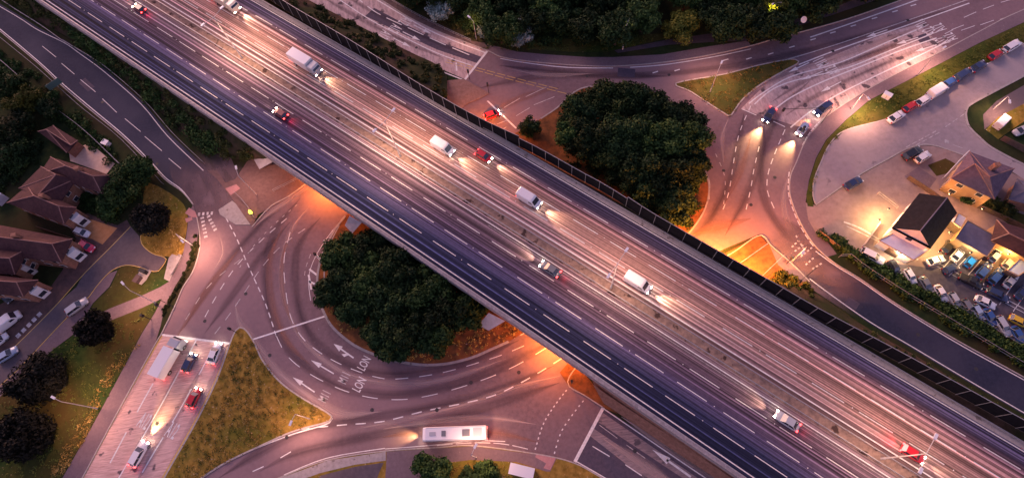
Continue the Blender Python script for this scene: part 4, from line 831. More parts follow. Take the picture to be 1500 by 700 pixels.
# vehicles on the motorway
def mcar(kind, col, u, v, label, away=False, lit=1, beam=3000, cat='car', tl=0):
    p = mw(u, v, DECK + .02); q = mw(u + (-10 if away else 10), v, DECK + .02)
    D = vehicle_meshes(kind, col); o = empty({'van': 'van', 'lorry': 'lorry', 'artic': 'articulated_lorry'}.get(kind, 'car'), p, math.atan2(q.y - p.y, q.x - p.x)); tag(o, label, cat)
    for k, me in D.items():
        if k[0] != '_': ob(k, me, o)
    for x, y, z_, me in D['_w']: ob('wheel', me, o, (x, y, z_))
    for sgn in (-1, 1):
        ob('headlight', D['_h1'], o, (0, sgn * (D['_hw'] - .32), D['_hz'])); ob('tail_light', D['_t1'], o, (0, sgn * (D['_hw'] - .2), D['_hz'] + .12))
    if beam: spot(o, (D['_L'] / 2 + .25, 0, .8), (math.radians(85.5), 0, math.radians(-90)), beam * 1.0, (1, .66, .42), 56, 1)
    if tl:
        l = bpy.data.lights.new('tail_glow', 'SPOT'); l.energy = tl; l.color = (1, .03, .05); l.spot_size = math.radians(110); l.spot_blend = .8; l.shadow_soft_size = .3
        t_ = bpy.data.objects.new('tail_glow', l); C.objects.link(t_); t_.parent = o; t_.location = (-D['_L'] / 2 - .3, 0, .9); t_.rotation_euler = (math.radians(75), 0, math.radians(90))
    return o
def uvat(p):
    w_ = at(p[0], p[1], DECK + .8); u = w_.x * cP + w_.y * sP; return u, -w_.x * sP + w_.y * cP - voff(u)
for k, c, p, v, lab, cat in (('lorry', 'cream', (331, 6), 47.1, 'cream box lorry topmost on the far carriageway', 'lorry'),
                             ('lorry', 'white', (440, 104), 43.9, 'white box lorry on the far carriageway, upper left', 'lorry'), ('van', 'white', (652, 212), 43.9, 'white van in the middle of the far carriageway above the tree', 'van'), ('van', 'white', (775, 292), 43.9, 'white van halfway down the far carriageway', 'van'),
                             ('hatch', 'red', (712, 224), 47.1, 'red hatchback on the far carriageway left of the big tree', 'car'), ('van', 'white', (930, 420), 40.7, 'white van near the double headed lamp on the far carriageway', 'van'),
                             ):
    u, _ = uvat(p); mcar(k, c, u, v, lab, beam=3800 if k in ('saloon', 'estate', 'hatch') else 5000, cat=cat)
for k, c, p, v, lab, cat, b, tl in (('hatch', 'dark_red', (203, 12), 33.6, 'dark red hatchback top left on the near carriageway', 'car', 500, 120), ('hatch', 'dark_red', (408, 168), 30.4, 'dark red hatchback on the near carriageway above the west bridge span', 'car', 500, 220), ('saloon', 'silver', (1150, 622), 33.6, 'silver saloon low on the near carriageway beside the central reservation', 'car', 2500, 60),
                                    ('saloon', 'grey', (792, 412), 33.6, 'grey saloon on the near carriageway above the island tree', 'car', 3500, 120)):
    u, _ = uvat(p); mcar(k, c, u, v, lab, away=True, beam=b, tl=tl, cat=cat)
u, _ = uvat((1342, 655)); mcar('hatch', 'red', u, 40.7, 'red hatchback with glowing tail lights under the double lamp at lower right', beam=900, tl=320)

# ------------------------------------------------------------------ street lamps
def street_lamp(base, head, h, label, e=900, zb=.12, arm=1.6, col=(1, .49, .33)):
    b = at(base[0], base[1], zb); b.z = zb; tp = at(head[0], head[1], zb + h); d = tp - b; d.z = 0
    if d.length > 3.0: d = d.normalized() * 3.0
    o = empty('street_lamp', b); tag(o, label, 'street lamp', 'street lamps round the roundabout')
    mb = MB(); mb.tube((0, 0, 0), (0, 0, 1.2), .13, n=10); mb.tube((0, 0, 1.2), (0, 0, h - .3), .1, .06, n=10); ob('pole', mb.me('pole', POLE), o)
    aa = d.normalized() * max(arm, d.length) if d.length > .01 else Vector((arm, 0, 0))
    mb = MB(); mb.tube((0, 0, h - .35), tuple(aa * .5 + Vector((0, 0, h))), .05, n=8); mb.tube(tuple(aa * .5 + Vector((0, 0, h))), tuple(aa + Vector((0, 0, h + .05))), .05, n=8); ob('arm', mb.me('arm', POLE), o)
    mb = MB(); ang = math.atan2(aa.y, aa.x); Mx = Matrix.Translation(aa + Vector((0, 0, h))) @ Matrix.Rotation(ang, 4, 'Z'); mb.box(-.4, .55, -.2, .2, -.06, .14, 0, Mx); ob('lamp_head', mb.me('lamp_head', PM['white']), o)
    mb = MB(); mb.box(-.3, .45, -.15, .15, -.1, -.065, 0, Mx); ob('lamp_glass', mb.me('lamp_glass', LUM), o)
    if e:
        l = bpy.data.lights.new('lamp_light', 'SPOT'); l.energy = e; l.color = col; l.spot_size = math.radians(150); l.spot_blend = 1; l.shadow_soft_size = .6
        lo = bpy.data.objects.new('lamp_light', l); C.objects.link(lo); lo.parent = o; lo.location = aa + Vector((0, 0, h - .2))
    return o
LE = 2500
street_lamp((143, 598), (80, 583), 10, 'tall white street lamp on the grass verge between two dark round trees and the approach', LE * 1.8)
street_lamp((229, 444), (180, 415), 9, 'tall white street lamp where the footpath forks at the left', LE * 1.7)
street_lamp((912, 73), (920, 30), 7.5, 'white street lamp on the grass at the wood edge, upper centre', LE * .6)
street_lamp((1040, 135), (1057, 92), 8, 'white street lamp standing on the triangular grass splitter island', LE * 1.2)
street_lamp((698, 58), (689, 27), 6.5, 'pale street lamp with bent arm beside the pale bushes at the top', LE * .4)
street_lamp((376, 285), (346, 246), 9, 'white street lamp by the bridge abutment at the west span', LE * .7)
street_lamp((1344, 110), (1383, 70), 8, 'leaning white street lamp on the verge above the white cabinet', LE * 2.2)
street_lamp((1247, 160), (1266, 137), 6, 'small white street lamp at the lower end of the verge footway', LE * 2.2)
street_lamp((1455, 160), (1478, 141), 5, 'short white street lamp in the garden bed at upper right', LE * .7)
street_lamp((454, 613), (429, 612), 7.5, 'white street lamp near the tip of the big grass island', LE)
street_lamp((698, 670), (693, 660), 8, 'white street lamp on the footway at the bottom of the roundabout', LE)
street_lamp((1160, 383), (1176, 370), 8, 'slim street lamp on the corner by the east bridge span', LE * 1.3, col=(1, .5, .25))
street_lamp((283, 360), (267, 353), 7, 'dark slim street lamp beside the left footway crossing', LE * 1.5)
street_lamp((1131, 34), (1134, 6), 7, 'assumed street lamp added unseen in the crown of the yellow lit tree at the top', 2600, col=(1, .72, .12))  # assumed lamp, added inside the crown to light the tree yellow
def twin_lamp(base_u, label):
    b = mw(base_u, 37.15, DECK + .02); o = empty('street_lamp', b); tag(o, label, 'street lamp', 'double headed motorway lamps'); h = 13.5; q = Vector((-sP, cP, 0))
    mb = MB(); mb.tube((0, 0, 0), (0, 0, 1.4), .18, n=10); mb.tube((0, 0, 1.4), (0, 0, h), .13, .07, n=10); ob('pole', mb.me('pole', POLE), o)
    for s in (-1, 1):
        mb = MB(); mb.tube((0, 0, h - .1), tuple(q * s * 2.6 + Vector((0, 0, h + .35))), .055, n=8); ob('arm', mb.me('arm', POLE), o)
        Mx = Matrix.Translation(q * s * 2.9 + Vector((0, 0, h + .35))) @ Matrix.Rotation(math.atan2(q.y * s, q.x * s), 4, 'Z')
        mb = MB(); mb.box(-.45, .5, -.22, .22, -.05, .17, 0, Mx); ob('lamp_head', mb.me('lamp_head', PM['white']), o)
        mb = MB(); mb.box(-.3, .4, -.16, .16, -.1, -.055, 0, Mx); ob('lamp_glass', mb.me('lamp_glass', LUM), o)
        l = bpy.data.lights.new('lamp_light', 'SPOT'); l.energy = 5200 if base_u < -60 else 2600; l.color = (1, .58, .38); l.spot_size = math.radians(140); l.spot_blend = 1; l.shadow_soft_size = .6
        lo = bpy.data.objects.new('lamp_light', l); C.objects.link(lo); lo.parent = o; lo.location = q * s * 2.9 + Vector((0, 0, h + .1))
def ub(p): w_ = at(p[0], p[1], DECK); return w_.x * cP + w_.y * sP
twin_lamp(ub((1294, 664)), 'tall double headed lamp on the central reservation at lower right'); twin_lamp(ub((896, 420)), 'tall double headed lamp on the central reservation right of the middle')
twin_lamp(ub((581, 236)), 'tall double headed lamp on the central reservation left of the middle'); twin_lamp(ub((345, 95)), 'tall double headed lamp on the central reservation near the top')
# assumed lamps under the bridges, unseen and added for the orange glow
for p, e, lab in (((470, 262), 4500, 'assumed orange bulkhead lamp under the near end of the west bridge span'), ((700, 180), 3500, 'assumed orange bulkhead lamp under the far end of the west bridge span'),
                  ((1018, 366), 9000, 'assumed orange bulkhead lamp nearest the upper tree clump under the east bridge span'), ((810, 500), 5000, 'assumed orange bulkhead lamp under the near end of the east bridge span'), ((1060, 392), 21000, 'assumed orange bulkhead lamp under the far end of the east bridge span'), ((1092, 398), 12000, 'assumed orange bulkhead lamp by the abutment of the east bridge span')):
    c = at(p[0], p[1], DECK - 1.6); o = empty('assumed_bulkhead_lamp', c); tag(o, lab, 'bulkhead lamp', 'assumed orange lamps under the bridges')
    mb = MB(); mb.box(-.3, .3, -.15, .15, .12, .24); ob('housing', mb.me('housing', STEEL), o); mb = MB(); mb.box(-.26, .26, -.12, .12, -.02, .118); ob('diffuser', mb.me('diffuser', BULK), o)
    l = bpy.data.lights.new('lamp_light', 'POINT'); l.energy = e; l.color = (1, .26, .045); l.shadow_soft_size = .3; lo = bpy.data.objects.new('lamp_light', l); C.objects.link(lo); lo.parent = o; lo.location = (0, 0, -.25)

# ------------------------------------------------------------------ street furniture
def signal(px, label, arm=None, h=3.4):
    b = at(px[0], px[1], .12); b.z = .12; o = empty('traffic_light', b); tag(o, label, 'traffic light', 'traffic signals round the roundabout')
    mb = MB(); mb.tube((0, 0, 0), (0, 0, h), .07, n=8); ob('post', mb.me('post', DPOLE), o)
    v = Vector((0, 0, h))
    if arm:
        q = at(arm[0], arm[1], h + .1) - b; q.z = 0; mb = MB(); mb.tube((0, 0, h), (q.x, q.y, h + .2), .06, n=8); ob('mast_arm', mb.me('mast_arm', DPOLE), o); v = Vector((q.x, q.y, h + .2))
    mb = MB(); mb.box(v.x - .22, v.x + .22, v.y - .2, v.y + .2, v.z - .7, v.z + .3); hd_ = ob('signal_head', mb.me('signal_head', DPOLE), o)
    mb = MB()
    for k in range(3): mb.tube((v.x, v.y - .2, v.z + .1 - .3 * k), (v.x, v.y - .3, v.z + .1 - .3 * k), .11, n=10)
    ob('lens', mb.me('lens', GLASS), hd_)
for a in (((716, 136), 'black traffic signal on the paved nose beside the flyover barrier'), ((688, 117), 'black traffic signal at the left end of the upper stop line'), ((347, 487), 'dark traffic signal at the tip of the grass island stop line'),
          ((222, 468), 'dark traffic signal beside the left footway'), ((1170, 199), 'dark traffic signal on the kerb by the light blue car'), ((837, 562), 'dark traffic signal on the corner by the lower bridge span'), ((1152, 386), 'dark traffic signal on the orange lit east corner'), ((469, 380), 'dark traffic signal on the edge of the central island')):
    signal(*a)
signal((254, 449), 'dark traffic signal with long arm over the left footway', (229, 446), 5); signal((1203, 181), 'dark mast arm traffic signal reaching over the waiting cars', (1148, 161), 6); signal((1182, 404), 'dark traffic signal at the start of the right slip road', (1172, 412), 5)
def cabinet(px, name, label, sx, sy, h, m, hd=(1, 0), cat='cabinet'):
    b = at(px[0], px[1], .13); q = at(px[0] + hd[0], px[1] + hd[1], .13) - b; o = empty(name, b, math.atan2(q.y, q.x)); tag(o, label, cat)
    mb = MB(); mb.box(-sx / 2, sx / 2, -sy / 2, sy / 2, 0, h); ob('body', mb.me('body', m), o)
    mb = MB(); mb.box(-sx / 2 - .08, sx / 2 + .08, -sy / 2 - .08, sy / 2 + .08, h, h + .08); ob('lid', mb.me('lid', m), o)
    mb = MB(); mb.box(-.02, .02, -sy / 2 - .02, -sy / 2, .2, h - .1); mb.box(.1, .15, -sy / 2 - .04, -sy / 2, h * .5, h * .6); ob('door_seam', mb.me('door_seam', DPOLE), o)
cabinet((1297, 143), 'utility_cabinet', 'pale box cabinet standing on the green verge', 1.7, 1.0, 1.3, PM['white'], (10, 5))
cabinet((158, 212), 'utility_cabinet', 'small white cabinet in the dark grass beside the left slip road', 1.5, 1.2, 1.2, PM['white'], (10, 4))
cabinet((204, 410), 'utility_cabinet', 'dark utility cabinet on a pale base at the end of the side street', 1.6, 1.0, 1.0, mat('cabinet_brown', (.09, .06, .06), None), (10, -14))
cabinet((213, 399), 'utility_cabinet', 'black utility cabinet on a pale base behind the dark one', 1.4, .8, 1.2, DPOLE, (10, 4))
cabinet((258, 388), 'concrete_bench', 'long pale concrete bench block on the left footway', 4.6, .8, .45, CONC, (10, -18), 'bench')
cabinet((3, 293), 'garden_shed', 'pale blue roofed garden shed at the left edge', 2.6, 2.4, 2.3, mat('pale_shed', (.45, .52, .62), (.58, .65, .74), 1), (10, 6), 'shed')
cabinet((765, 690), 'bus_shelter', 'white roofed shelter on the grass at the bottom', 4.4, 1.8, 2.4, PM['white'], (20, 5), 'shelter')
cabinet((1484, 395), 'garden_shed', 'long pale blue roofed shelter at the right of the bays', 2.4, 6.0, 2.6, mat('shelter_blue', (.4, .52, .62), (.5, .6, .7), 1), (16, 10), 'shed') if False else None
def bollard(px, label):
    b = at(px[0], px[1], .12); o = empty('lit_bollard', b); tag(o, label, 'bollard'); mb = MB(); mb.box(-.3, .3, -.3, .3, 0, .3); ob('base', mb.me('base', DPOLE), o)
    mb = MB(); mb.box(-.28, .28, -.22, .22, .3, 1.15); mb.tube((0, -.22, 1.15), (0, .22, 1.15), .27, n=12); ob('shell', mb.me('shell', AMBER), o)
bollard((369, 313), 'glowing yellow keep left bollard on the paved corner by the west span')
# round white sign (seen from above) on a post
b = at(1171, 40, .12); o = empty('road_sign', b); tag(o, 'round white faced road sign on a brown post by the upper right path', 'road sign')
mb = MB(); mb.tube((0, 0, 0), (0, 0, 2.6), .05, n=8); ob('post', mb.me('post', DPOLE), o)
mb = MB(); mb.tube((0, -.1, 2.6), (0, -.22, 2.72), .75, n=20); ob('sign_plate', mb.me('sign_plate', PM['white']), o)
b = at(88, 131, .12); o = empty('road_sign', b); tag(o, 'edge on road sign frame on two posts beside the left slip road', 'road sign')
mb = MB(); mb.box(-1.8, 1.8, -.04, .04, 1.2, 3.0, 0, Matrix.Rotation(.6, 4, 'Z')); ob('sign_plate', mb.me('sign_plate', mat('sign_back', (.1, .16, .14), None)), o)
for s in (-1.3, 1.3): mb = MB(); mb.tube(Matrix.Rotation(.6, 4, 'Z') @ Vector((s, .1, 0)), Matrix.Rotation(.6, 4, 'Z') @ Vector((s, .1, 3.0)), .06, n=8); ob('post', mb.me('post', STEEL), o)
def railfence(px, h, label, m=STEEL, sp=2.5, z=.12, name='fence', rails=2, solid=False, cat='fence'):
    P = resample(world(smooth(px, 4), z), step=sp); o = empty(name, P[0]); tag(o, label, cat); b0 = P[0]
    if solid:
        mb = MB()
        for a, b in zip(P, P[1:]):
            d = (b - a).normalized(); n_ = Vector((-d.y, d.x, 0)) * .03; H_ = Vector((0, 0, h)); a, b = a - b0, b - b0
            mb.add([a - n_, b - n_, b + n_, a + n_, a - n_ + H_, b - n_ + H_, b + n_ + H_, a + n_ + H_], [(4, 5, 6, 7), (0, 1, 5, 4), (2, 3, 7, 6), (1, 2, 6, 5), (3, 0, 4, 7)])
        ob('panels', mb.me('panels', m), o)
    else:
        for k in range(rails):
            mb = MB()
            for a, b in zip(P, P[1:]): hh = Vector((0, 0, h * (k + 1) / rails)); mb.tube(a - b0 + hh, b - b0 + hh, .05, n=5)
            ob('rail', mb.me('rail', m), o)
    for p in P[:99]: mb = MB(); mb.tube(p - b0, p - b0 + Vector((0, 0, h)), .05, n=5); ob('post', mb.me('post', m), o)
railfence([(-60, -50), (4, 2), (60, 38), (95, 63)], 1.0, 'steel crash barrier on the right of the left slip road, upper part', name='crash_barrier', cat='crash barrier')
railfence([(96, 63), (125, 80), (160, 103), (215, 151), (256, 198), (300, 240)], 1.1, 'rail fence between the slip road and the bushy bank')
railfence([(-20, 70), (8, 94), (57, 137)], 1.6, 'pale rail fence at the far left above the olive tree'); railfence([(88, 164), (130, 196), (180, 244)], 1.6, 'pale rail fence between gardens and the left slip road')
railfence([(0, 55), (60, 104), (120, 158), (180, 206), (240, 270)], 1.0, 'low rail along the grass on the left of the slip road', rails=1)
railfence([(1228, 377), (1236, 372), (1262, 392), (1320, 430), (1400, 478), (1500, 538), (1560, 572)], 1.6, 'pale topped fence between the right slip road and the hedge')
railfence([(1370, 435), (1420, 462), (1500, 512), (1560, 548)], 2.0, 'pale fence behind the cars parked at the hedge')
railfence([(1198, 341), (1212, 352), (1228, 364)], 1.2, 'dark fence at the hedge corner by the forecourt', m=WOODF, solid=True)
railfence([(1262, 362), (1278, 340), (1284, 330)], 1.8, 'pale wall gate post line beside the lit white house', m=CONC, solid=True)
railfence([(1284, 285), (1312, 306)], 1.2, 'short pale fence in front of the black roofed house', m=CONC)
railfence([(560, -6), (604, 20), (651, 44), (690, 62)], 1.0, 'pale rail on the top side of the upper approach road')
railfence([(345, 283), (362, 300), (374, 320)], 1.1, 'guard rail at the paved corner by the west span')
railfence([(402, 281), (446, 259)], 1.1, 'white guard rail on the paved area leading under the west span'); railfence([(1062, 402), (1124, 358)], 1.1, 'guard rail in the orange lit corner by the east span')
railfence([(1100, 420), (1146, 376)], 1.1, 'second guard rail in the orange lit corner by the east span')
railfence([(1328, 262), (1356, 280), (1378, 296)], 1.4, 'dark fence between the two houses on the right', m=WOODF, solid=True)
railfence([(1420, 300), (1470, 322), (1505, 340)], 1.4, 'dark fence behind the workshop on the right', m=WOODF, solid=True)
railfence([(1380, 262), (1400, 240), (1416, 224)], 1.1, 'white fence beside the purple roofed house', m=PM['white'])
railfence([(60, 335), (112, 352)], 1.5, 'garden fence between the brown roofed houses at left', m=WOODF, solid=True); railfence([(20, 330), (70, 345), (104, 352)], 1.3, 'narrow hedge fence behind the lower brown roofed house', m=WOODF, solid=True) if False else None
railfence([(1465, 205), (1490, 218), (1530, 240)], 1.6, 'dark fence round the yard at the right edge', m=WOODF, solid=True)
railfence([(730, 440), (730, 440.1), (730, 440.2)], 1, 'x') if False else None

# ------------------------------------------------------------------ houses
def house(label, quad, ridge, he, hr, roofm, wallm, name='house', gable=None, dormers=(), bays=(), chimney=None, lampm=None, windows=True, over=.45):
    """quad: eave corners in photo pixels (at eave height) going round; ridge: two pixels at ridge height; ridge[0] by edge 3-0, ridge[1] by edge 1-2"""
    E = [at(p[0], p[1], he) for p in quad]; R = [at(p[0], p[1], hr) for p in ridge]
    c = sum(E, Vector()) / 4; o = empty(name, (c.x, c.y, .1)); tag(o, label, 'house' if name == 'house' else name.replace('_', ' ')); c0 = Vector((c.x, c.y, .1))
    E = [e - c0 for e in E]; R = [r_ - c0 for r_ in R]
    A, B, C_, D_ = E; R0, R1 = R
    mb = MB(); V = [A, B, C_, D_, R0, R1]; up = []
    for f in ((0, 1, 5, 4), (1, 2, 5), (2, 3, 4, 5), (3, 0, 4)):
        n_ = (V[f[1]] - V[f[0]]).cross(V[f[2]] - V[f[0]]); up.append(f if n_.z > 0 else tuple(reversed(f)))
    low = [v - Vector((0, 0, .18)) for v in V[:4]]
    if gable:   # gable ends become walls
        mb.add(V, [up[0], up[2]])
    else: mb.add(V, up)
    sd = [(0, 1, 5, 4), (1, 2, 6, 5), (2, 3, 7, 6), (3, 0, 4, 7)]
    mb.add(V[:4] + low, sd + [(4, 5, 6, 7)])
    rf = ob('roof', mb.me('roof', roofm), o)
    mb = MB()
    hips = [(R0, R1)] + ([] if gable else [(A, R0), (D_, R0), (B, R1), (C_, R1)])
    for a, b in hips: mb.tube(a + Vector((0, 0, .05)), b + Vector((0, 0, .05)), .11, n=6)
    ob('ridge_tiles', mb.me('ridge_tiles', RIDGE if roofm is TILE or roofm is PTILE else FELT), rf)
    cc = (A + B + C_ + D_) / 4; I = []
    for v in E:
        d = cc - v; d.z = 0; I.append(v + d.normalized() * over * 1.4)
    mb = MB(); W = [Vector((v.x, v.y, 0)) for v in I] + [Vector((v.x, v.y, E[0].z - .1)) for v in I]
    mb.add(W, sd)
    if gable:
        for a, b, r_ in ((1, 2, R1), (3, 0, R0)):
            rr = r_ + (cc - r_).normalized() * over; rr.z = r_.z - .25; mb.add([W[4 + a], W[4 + b], rr], [(0, 1, 2)])
    wl = ob('wall', mb.me('wall', wallm), o)
    if windows:
        for k in range(4):
            a, b = W[k], W[(k + 1) % 4]; L_ = (b - a).length; d = (b - a).normalized(); n_ = Vector((d.y, -d.x, 0))
            if (a + n_ - cc).length < (a - n_ - cc).length: n_ = -n_
            nst = 2 if he > 4.3 else 1
            for q in range(max(1, int(L_ / 3.6))):
                for s in range(nst):
                    m0 = a + d * (L_ * (q + .5) / max(1, int(L_ / 3.6))); z0 = .9 + 2.5 * s
                    Mx = Matrix.Translation(m0 + Vector((0, 0, z0))) @ Matrix(((d.x, n_.x, 0), (d.y, n_.y, 0), (0, 0, 1))).to_4x4()
                    mb = MB(); mb.box(-.65, .65, -.02, .06, 0, 1.15, 0, Mx); fr = ob('window', mb.me('window', PM['white']), o)
                    mb = MB(); mb.box(-.57, .57, .062, .075, .08, 1.07, 0, Mx); ob('pane', mb.me('pane', WINDOW), fr)
    for p, d_, L_ in bays:
        q = at(p[0], p[1], he - 1.2) - c0; h2 = at(p[0] + d_[0], p[1] + d_[1], he - 1.2) - c0; ang = math.atan2(h2.y - q.y, h2.x - q.x); Mx = Matrix.Translation((q.x, q.y, 0)) @ Matrix.Rotation(ang, 4, 'Z')
        mb = MB(); L_ *= .62; mb.box(-L_ / 2, L_ / 2, -.6, .6, 0, he - 1.2, 0, Mx); bw = ob('bay_window', mb.me('bay_window', PM['white']), o)
        mb = MB(); mb.box(-L_ / 2 + .2, L_ / 2 - .2, -.62, .62, .9, 2.0, 0, Mx); mb.box(-L_ / 2 - .02, L_ / 2 + .02, -.5, .5, .9, 2.0, 0, Mx); ob('pane', mb.me('pane', WINDOW), bw)
    if chimney:
        q = at(chimney[0], chimney[1], hr + .6) - c0; mb = MB(); mb.box(q.x - .55, q.x + .55, q.y - .4, q.y + .4, hr - 2.2, hr + .7); ch = ob('chimney', mb.me('chimney', BRICK), rf)
    return o, c0
house('brown hipped roof house beside the sandstone patio', [(74, 230), (163, 257), (149, 283), (58, 254)], [(96, 243), (136, 258)], 5, 7.6, TILE, BRICK, bays=(((153, 268), (10, -9), 3.2), ((107, 270), (10, -9), 3.0)), chimney=(112, 246))
house('large brown roofed house wing below the patio house', [(60, 244), (112, 262), (84, 303), (28, 276)], [(82, 256), (56, 286)], 4.9, 7.2, TILE, BRICK, bays=(((93, 287), (12, -10), 3.0),))
house('brown roofed house with orange ridge above the white hatchback', [(40, 272), (112, 304), (94, 328), (10, 297)], [(50, 287), (86, 302)], 5, 7.5, TILE, BRICK, bays=(((109, 317), (12, -11), 3.2),), chimney=(60, 286))
house('brown hipped house left of the crimson car', [(-40, 322), (106, 350), (90, 384), (-50, 368)], [(-10, 346), (76, 357)], 5, 7.8, TILE, BRICK, bays=(((103, 368), (14, -13), 3.4), ((46, 373), (12, -10), 2.6), ((66, 374), (12, 3), 2.2)), chimney=(20, 344))
house('brown roofed house behind the silver van yard at the left edge', [(-50, 352), (44, 362), (22, 402), (-60, 398)], [(-30, 376), (14, 378)], 4.9, 7.2, TILE, BRICK, bays=(((30, 391), (12, -10), 2.8),))
house('lowest brown roofed house at the left edge', [(-60, 396), (56, 410), (34, 434), (-70, 425)], [(-40, 409), (24, 413)], 5, 7.6, TILE, BRICK, bays=(((48, 423), (12, -11), 3.2),))
house('small maroon tiled outbuilding above the sandstone patio', [(56, 193), (78, 184), (114, 206), (98, 224)], [(68, 190), (104, 213)], 3.2, 4.8, TILE, BRICK, 'outbuilding', windows=False)
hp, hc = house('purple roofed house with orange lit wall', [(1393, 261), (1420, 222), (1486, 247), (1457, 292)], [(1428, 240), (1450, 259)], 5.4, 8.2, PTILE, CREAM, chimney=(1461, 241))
hw_, hwc = house('white gabled house with steep black roof', [(1402, 312), (1363, 364), (1306, 334), (1347, 283)], [(1388, 289), (1348, 338)], 5.2, 8.2, SLATE, WHITE, gable=True)

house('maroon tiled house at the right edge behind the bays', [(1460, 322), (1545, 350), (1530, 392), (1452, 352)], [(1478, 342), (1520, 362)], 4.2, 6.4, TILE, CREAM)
house('grey roofed house at the far right edge above the lawn', [(1490, 262), (1560, 285), (1548, 310), (1478, 292)], [(1505, 278), (1540, 292)], 3.4, 4.6, FELT, BRICK, 'outbuilding', windows=False)
def flatroof(name, label, quad, h, rm, wm, z=.1):
    E = [at(p[0], p[1], h) for p in quad]; c = sum(E, Vector()) / 4; c0 = Vector((c.x, c.y, z)); o = empty(name, c0); tag(o, label, 'outbuilding' if 'ext' not in name else 'extension'); E = [e - c0 for e in E]; cc = sum(E, Vector()) / 4
    sd = [(0, 1, 5, 4), (1, 2, 6, 5), (2, 3, 7, 6), (3, 0, 4, 7)]
    I = [e + (cc - e).normalized() * .35 for e in E]; mb = MB(); mb.add([Vector((v.x, v.y, 0)) for v in I] + [Vector((v.x, v.y, E[0].z - .2)) for v in I], sd); ob('wall', mb.me('wall', wm), o)
    mb = MB(); mb.add([v - Vector((0, 0, .2)) for v in E] + E, sd + [(4, 5, 6, 7), (3, 2, 1, 0)]); rf = ob('roof', mb.me('roof', rm), o)
    mb = MB()
    for a, b in zip(E, E[1:] + E[:1]): mb.tube(a + Vector((0, 0, .05)), b + Vector((0, 0, .05)), .1, n=5)
    ob('roof_edge', mb.me('roof_edge', CREAM), rf)
    a, b = I[2], I[3]; mb = MB(); m0 = (a + b) / 2; d = (b - a); d.z = 0; d.normalize(); n_ = Vector((-d.y, d.x, 0))
    Mx = Matrix.Translation(Vector((m0.x, m0.y, 0))) @ Matrix(((d.x, n_.x, 0), (d.y, n_.y, 0), (0, 0, 1))).to_4x4(); mb.box(-1.2, 1.2, -.06, .06, .05, 2.3, 0, Mx); ob('door', mb.me('door', WOODF), o)
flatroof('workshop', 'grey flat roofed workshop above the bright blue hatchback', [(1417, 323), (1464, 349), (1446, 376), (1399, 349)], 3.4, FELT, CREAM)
flatroof('outbuilding', 'small white flat roofed lean-to between black roofed house and workshop', [(1404, 312), (1416, 319), (1408, 334), (1397, 326)], 3.0, mat('white_roof_sheet', (.55, .52, .55), (.68, .65, .68), 1), WHITE)
flatroof('canopy_shed', 'long pale blue roofed shelter at the right of the bays', [(1500, 372), (1520, 384), (1492, 404), (1476, 396)], 2.6, mat('shelter_blue', (.4, .5, .58), (.5, .6, .68), 1), WHITE)
flatroof('outbuilding', 'small pale blue roofed shed right of the purple roofed house', [(1482, 279), (1502, 284), (1496, 297), (1476, 291)], 2.5, mat('pale_blue_roof', (.42, .46, .6), (.5, .55, .7), 1), BRICK)
flatroof('house_extension', 'low white roofed extension at the foot of the white gable', [(1311, 341), (1362, 366), (1338, 381), (1287, 352)], 2.9, mat('white_sheet_roof', (.68, .64, .7), (.82, .79, .84), .8), WHITE)
# lit wall lamps on the houses, some assumed from the warm light there
def wall_lamp(px, z, e, label, col=(1, .6, .22), tgt=None):
    c = at(px[0], px[1], z); o = empty('wall_lamp', c); tag(o, label, 'wall lamp', 'lit lamps on the house walls')
    mb = MB(); mb.box(-.2, .2, -.12, .12, 0, .2); ob('housing', mb.me('housing', DPOLE), o); mb = MB(); mb.box(-.17, .17, -.1, .1, -.06, -.002); ob('diffuser', mb.me('diffuser', emis('lamp_warm', (1, .7, .35), 30)), o)
    l = bpy.data.lights.new('lamp_light', 'POINT'); l.energy = e; l.color = col; l.shadow_soft_size = .15; lo = bpy.data.objects.new('lamp_light', l); C.objects.link(lo); lo.parent = o; lo.location = (0, 0, -.25)
wall_lamp((1288, 322), 3.0, 1000, 'lit wall lamp on the left side of the black roofed house'); wall_lamp((1302, 306), 3.2, 500, 'lit wall lamp further along the left side of the black roofed house')
wall_lamp((1392, 340), 3.6, 500, 'lit lamp in the gap between black roofed house and workshop', (1, .55, .15)); wall_lamp((1376, 368), 3.6, 700, 'lit lamp on the right corner of the white gable')
wall_lamp((1422, 370), 3.6, 350, 'lit lamp on the front wall of the flat roofed workshop', (1, .7, .35)); wall_lamp((1478, 372), 3.6, 600, 'lit lamp on the wall above the silver blue hatchback', (1, .5, .12))
wall_lamp((1392, 284), 4.0, 260, 'assumed lit lamp at the left corner of the purple roofed house', (1, .42, .08)); wall_lamp((1440, 306), 3.2, 160, 'assumed lit lamp at the foot of the purple roofed house', (1, .45, .12))  # both assumed, added to give this house wall its orange light
wall_lamp((1318, 372), 2.6, 450, 'lit lamp at the drive below the white gable', (1, .7, .4))

